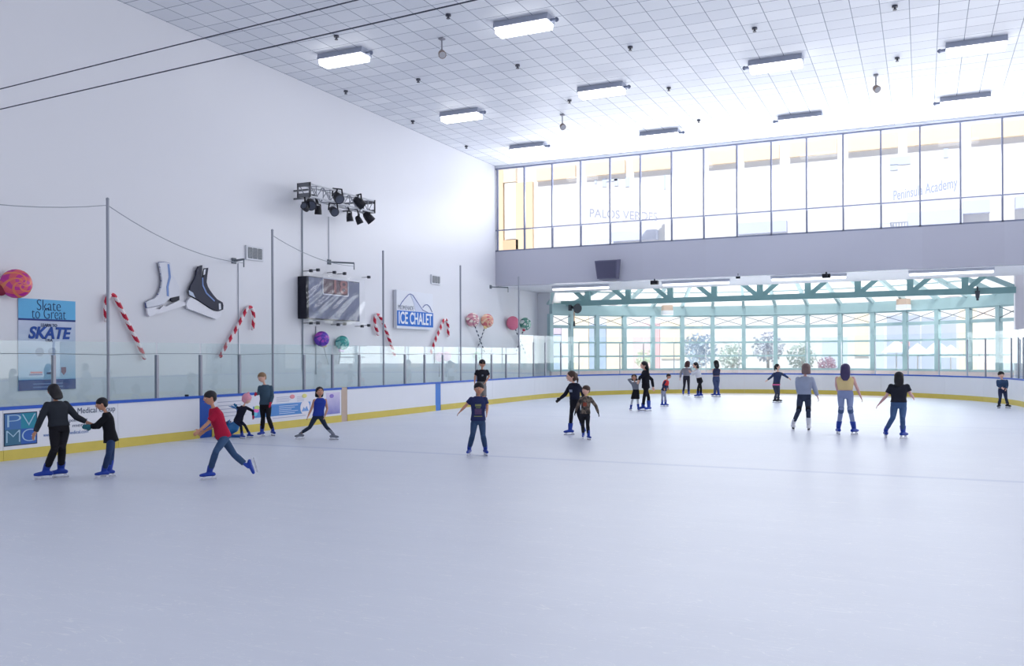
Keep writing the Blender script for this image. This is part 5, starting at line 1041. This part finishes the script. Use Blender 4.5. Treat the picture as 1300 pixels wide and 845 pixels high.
person('woman in dark sleeveless top and jeans standing alone before the windows', (909.5, 503.4), 1.62, -160, (909, 457.3, 464.6), (909.5, 468.3), (909.2, 481), ((906.5, 474.5, 0), (907, 482, 0)), ((912.3, 475.5, 0), (910.8, 483.5, -1)), ((908, 491, 1), (907, 503.2, -110)), ((911, 491, 1), (911.7, 503.5, -120)), (cloth('vest_dark', (58, 62, 88)), 480.5, 'none', 1.02, 'vest_top'), (cloth('jeans_slate', (72, 84, 122), .1, 14), 'pants'), ('black', 'long', .12), 'a', group=None)
# 17
person('girl in navy top with both arms held out, wearing black skates', (986, 511), 1.42, 20, (987.3, 462, 468.8), (987.5, 473.3), (985.5, 488.5), ((996.5, 476.5, 0), (1002.3, 480.5, 0)), ((979.5, 478, 0), (973, 483, 0)), ((988.6, 499, 1), (988.5, 510.5, 80)), ((985.4, 499, 1), (984.5, 511, 75)), (cloth('top_navy', (54, 66, 98)), 489, 'long', 1.02, 'top'), (cloth('legging_grey', (62, 66, 84)), 'leggings'), ('black', 'tied', 0), 'a', hphi=70, boot=mat('skate_black_boot', (40, 40, 50)), group=None, extra=[waist_band('pink_waistband', cloth('band_pink', (232, 110, 160)), -.02, .08)])
# 18-20
person('woman in light grey hoodie and white skates seen from behind', (1017, 546.5), 1.68, 180, (1023.3, 461.5, 473.5), (1021.8, 480), (1020.8, 505), ((1012.6, 489, 0), (1014, 501, -1)), ((1034.2, 492, 0), (1038.5, 505, 0)), ((1014, 521, 1), (1007, 545.7, -170)), ((1026.2, 521, 1), (1026.8, 547, 170)), (cloth('hoodie_grey', (160, 170, 194), .06, 10), 504.5, 'long', 1.09, 'hoodie'), (cloth('denim_black', (58, 66, 88), .15, 14), 'leggings'), ('blond', 'long', .04), 'c', boot=mat('skate_white_boot', (226, 226, 232)), holder=mat('sole_black', (50, 50, 60)), group=None, extra=[band('knee_patch', cloth('patch_black', (40, 42, 54)), .72, 1.02, .067)])
person('woman in yellow crop top and pale jeans seen from behind', (1075, 551.5), 1.68, 178, (1073.3, 462, 475), (1072.8, 479), (1073.3, 502), ((1061.8, 488.5, 0), (1063, 496, -1)), ((1087, 490, 0), (1093.8, 506, 0)), ((1068, 519, 1), (1064.2, 551, -165)), ((1079.2, 519, 1), (1084.5, 551.6, 150)), (cloth('yellow_top', (230, 206, 150), .04, 8), 499, 'none', 1.03, 'crop_top'), (cloth('jeans_pale', (142, 156, 196), .06, 14), 'leggings'), ('purple', 'long', .16), 'c', group=None, wide=1.08, extra=[band('knee_band', cloth('band_slate', (86, 106, 146)), .9, 1.16, .068)])
person('woman in black t-shirt and jeans with long dark hair gliding away from viewer', (1139, 556.3), 1.68, 180, (1141.2, 472.3, 484.5), (1141.3, 489.5), (1140.8, 514), ((1125.5, 502, 0), (1114.8, 514, 0)), ((1155.2, 499, 0), (1160, 505, -1)), ((1133.5, 530, 1), (1124.5, 553, 190)), ((1145.8, 531, 1), (1147, 556.3, 150)), (cloth('tee_jet', (42, 44, 56)), 515, 'short', 1.07, 't_shirt'), (cloth('jeans_blue', (72, 98, 140), .1, 14), 'leggings'), ('black', 'long', .12), 'c', group=None)
# 21
person('boy in dark blue shirt and black skates standing at the far curve of the boards', (1273.5, 518), 1.42, 15, (1271, 471.5, 480.2), (1272.3, 483), (1272.8, 496.5), ((1278.5, 489, 0), (1277, 494.5, 1)), ((1267, 489, 0), (1273, 493, 1)), ((1277, 505, 1), (1279.6, 517.8, 40)), ((1269.8, 505, 1), (1268.2, 518, -20)), (cloth('shirt_denim', (54, 76, 108)), 497, 'long', 1.04, 'shirt'), (cloth('pants_ink', (46, 54, 84)), 'leggings'), ('black', 'short', 0), 'a', boot=mat('skate_black_boot', (40, 40, 50)), group=None)

# ------------------------------------------------------------------ dolphin-shaped skating aid
G = on_z(297, 554.6, 0); d = depth_of(G); J = lambda u, v, off=0: at_depth(u, v, d + off)
t = thing('skating_aid', G, 'blue dolphin-shaped skating aid with raised tail beside the toddler', 'skating aid')
dol = mat('dolphin_blue', (44, 120, 184), rough=.3, spec=.5)
P = [J(u, v, o) for u, v, o in ((280, 551, 0), (285, 548, 0), (291, 545, 0), (297, 542, 0), (302, 535, 0), (303, 526, 0), (302, 519, 0))]
P = [V((p.x, p.y, max(p.z, .16))) if i < 4 else p for i, p in enumerate(P)]
mb = MB(); mb.tube(P, [.05, .11, .145, .135, .085, .05, .035], 14, round_=True); sd = EZ.cross((P[3] - P[0]).normalized()).normalized()
for s in (-1, 1): mb.tube([P[-1], P[-1] + hdir(G, -70) * .1 + EZ * .05 + sd * s * .05, P[-1] + hdir(G, -75) * .2 + EZ * .09 + sd * s * .1], [.05, .06, .015], 10, round_=True, flat=.35)
mb.tube([P[2] + EZ * .1, P[2] + EZ * .19 - (P[2] - P[1]) * .3, P[2] + EZ * .24 + (P[2] - P[1]) * .2], [.07, .045, .01], 10, round_=True)
remesh(mb.build('body', dol, t), .014, 3)
mb = MB(); C = P[2]; mb.box((C.x, C.y, .05), (.16, .5, .1)); 
base = MB(); ax = (P[3] - P[0]); ax.z = 0; ax.normalize(); pr = V((-ax.y, ax.x, 0)); base.box((C.x, C.y, .03), (.62, .3, .06), (ax, pr, EZ)); base.build('sled_base', mat('aid_base', (30, 84, 160), rough=.35), t)
mb = MB(); Hh = J(289, 536, 0); mb.tube([Hh - pr * .2, Hh + pr * .2], .028, 10, round_=True); mb.tube([Hh, V((Hh.x, Hh.y, C.z))], .025, 8); mb.build('handle', mat('aid_handle', (30, 44, 90), rough=.5), t)
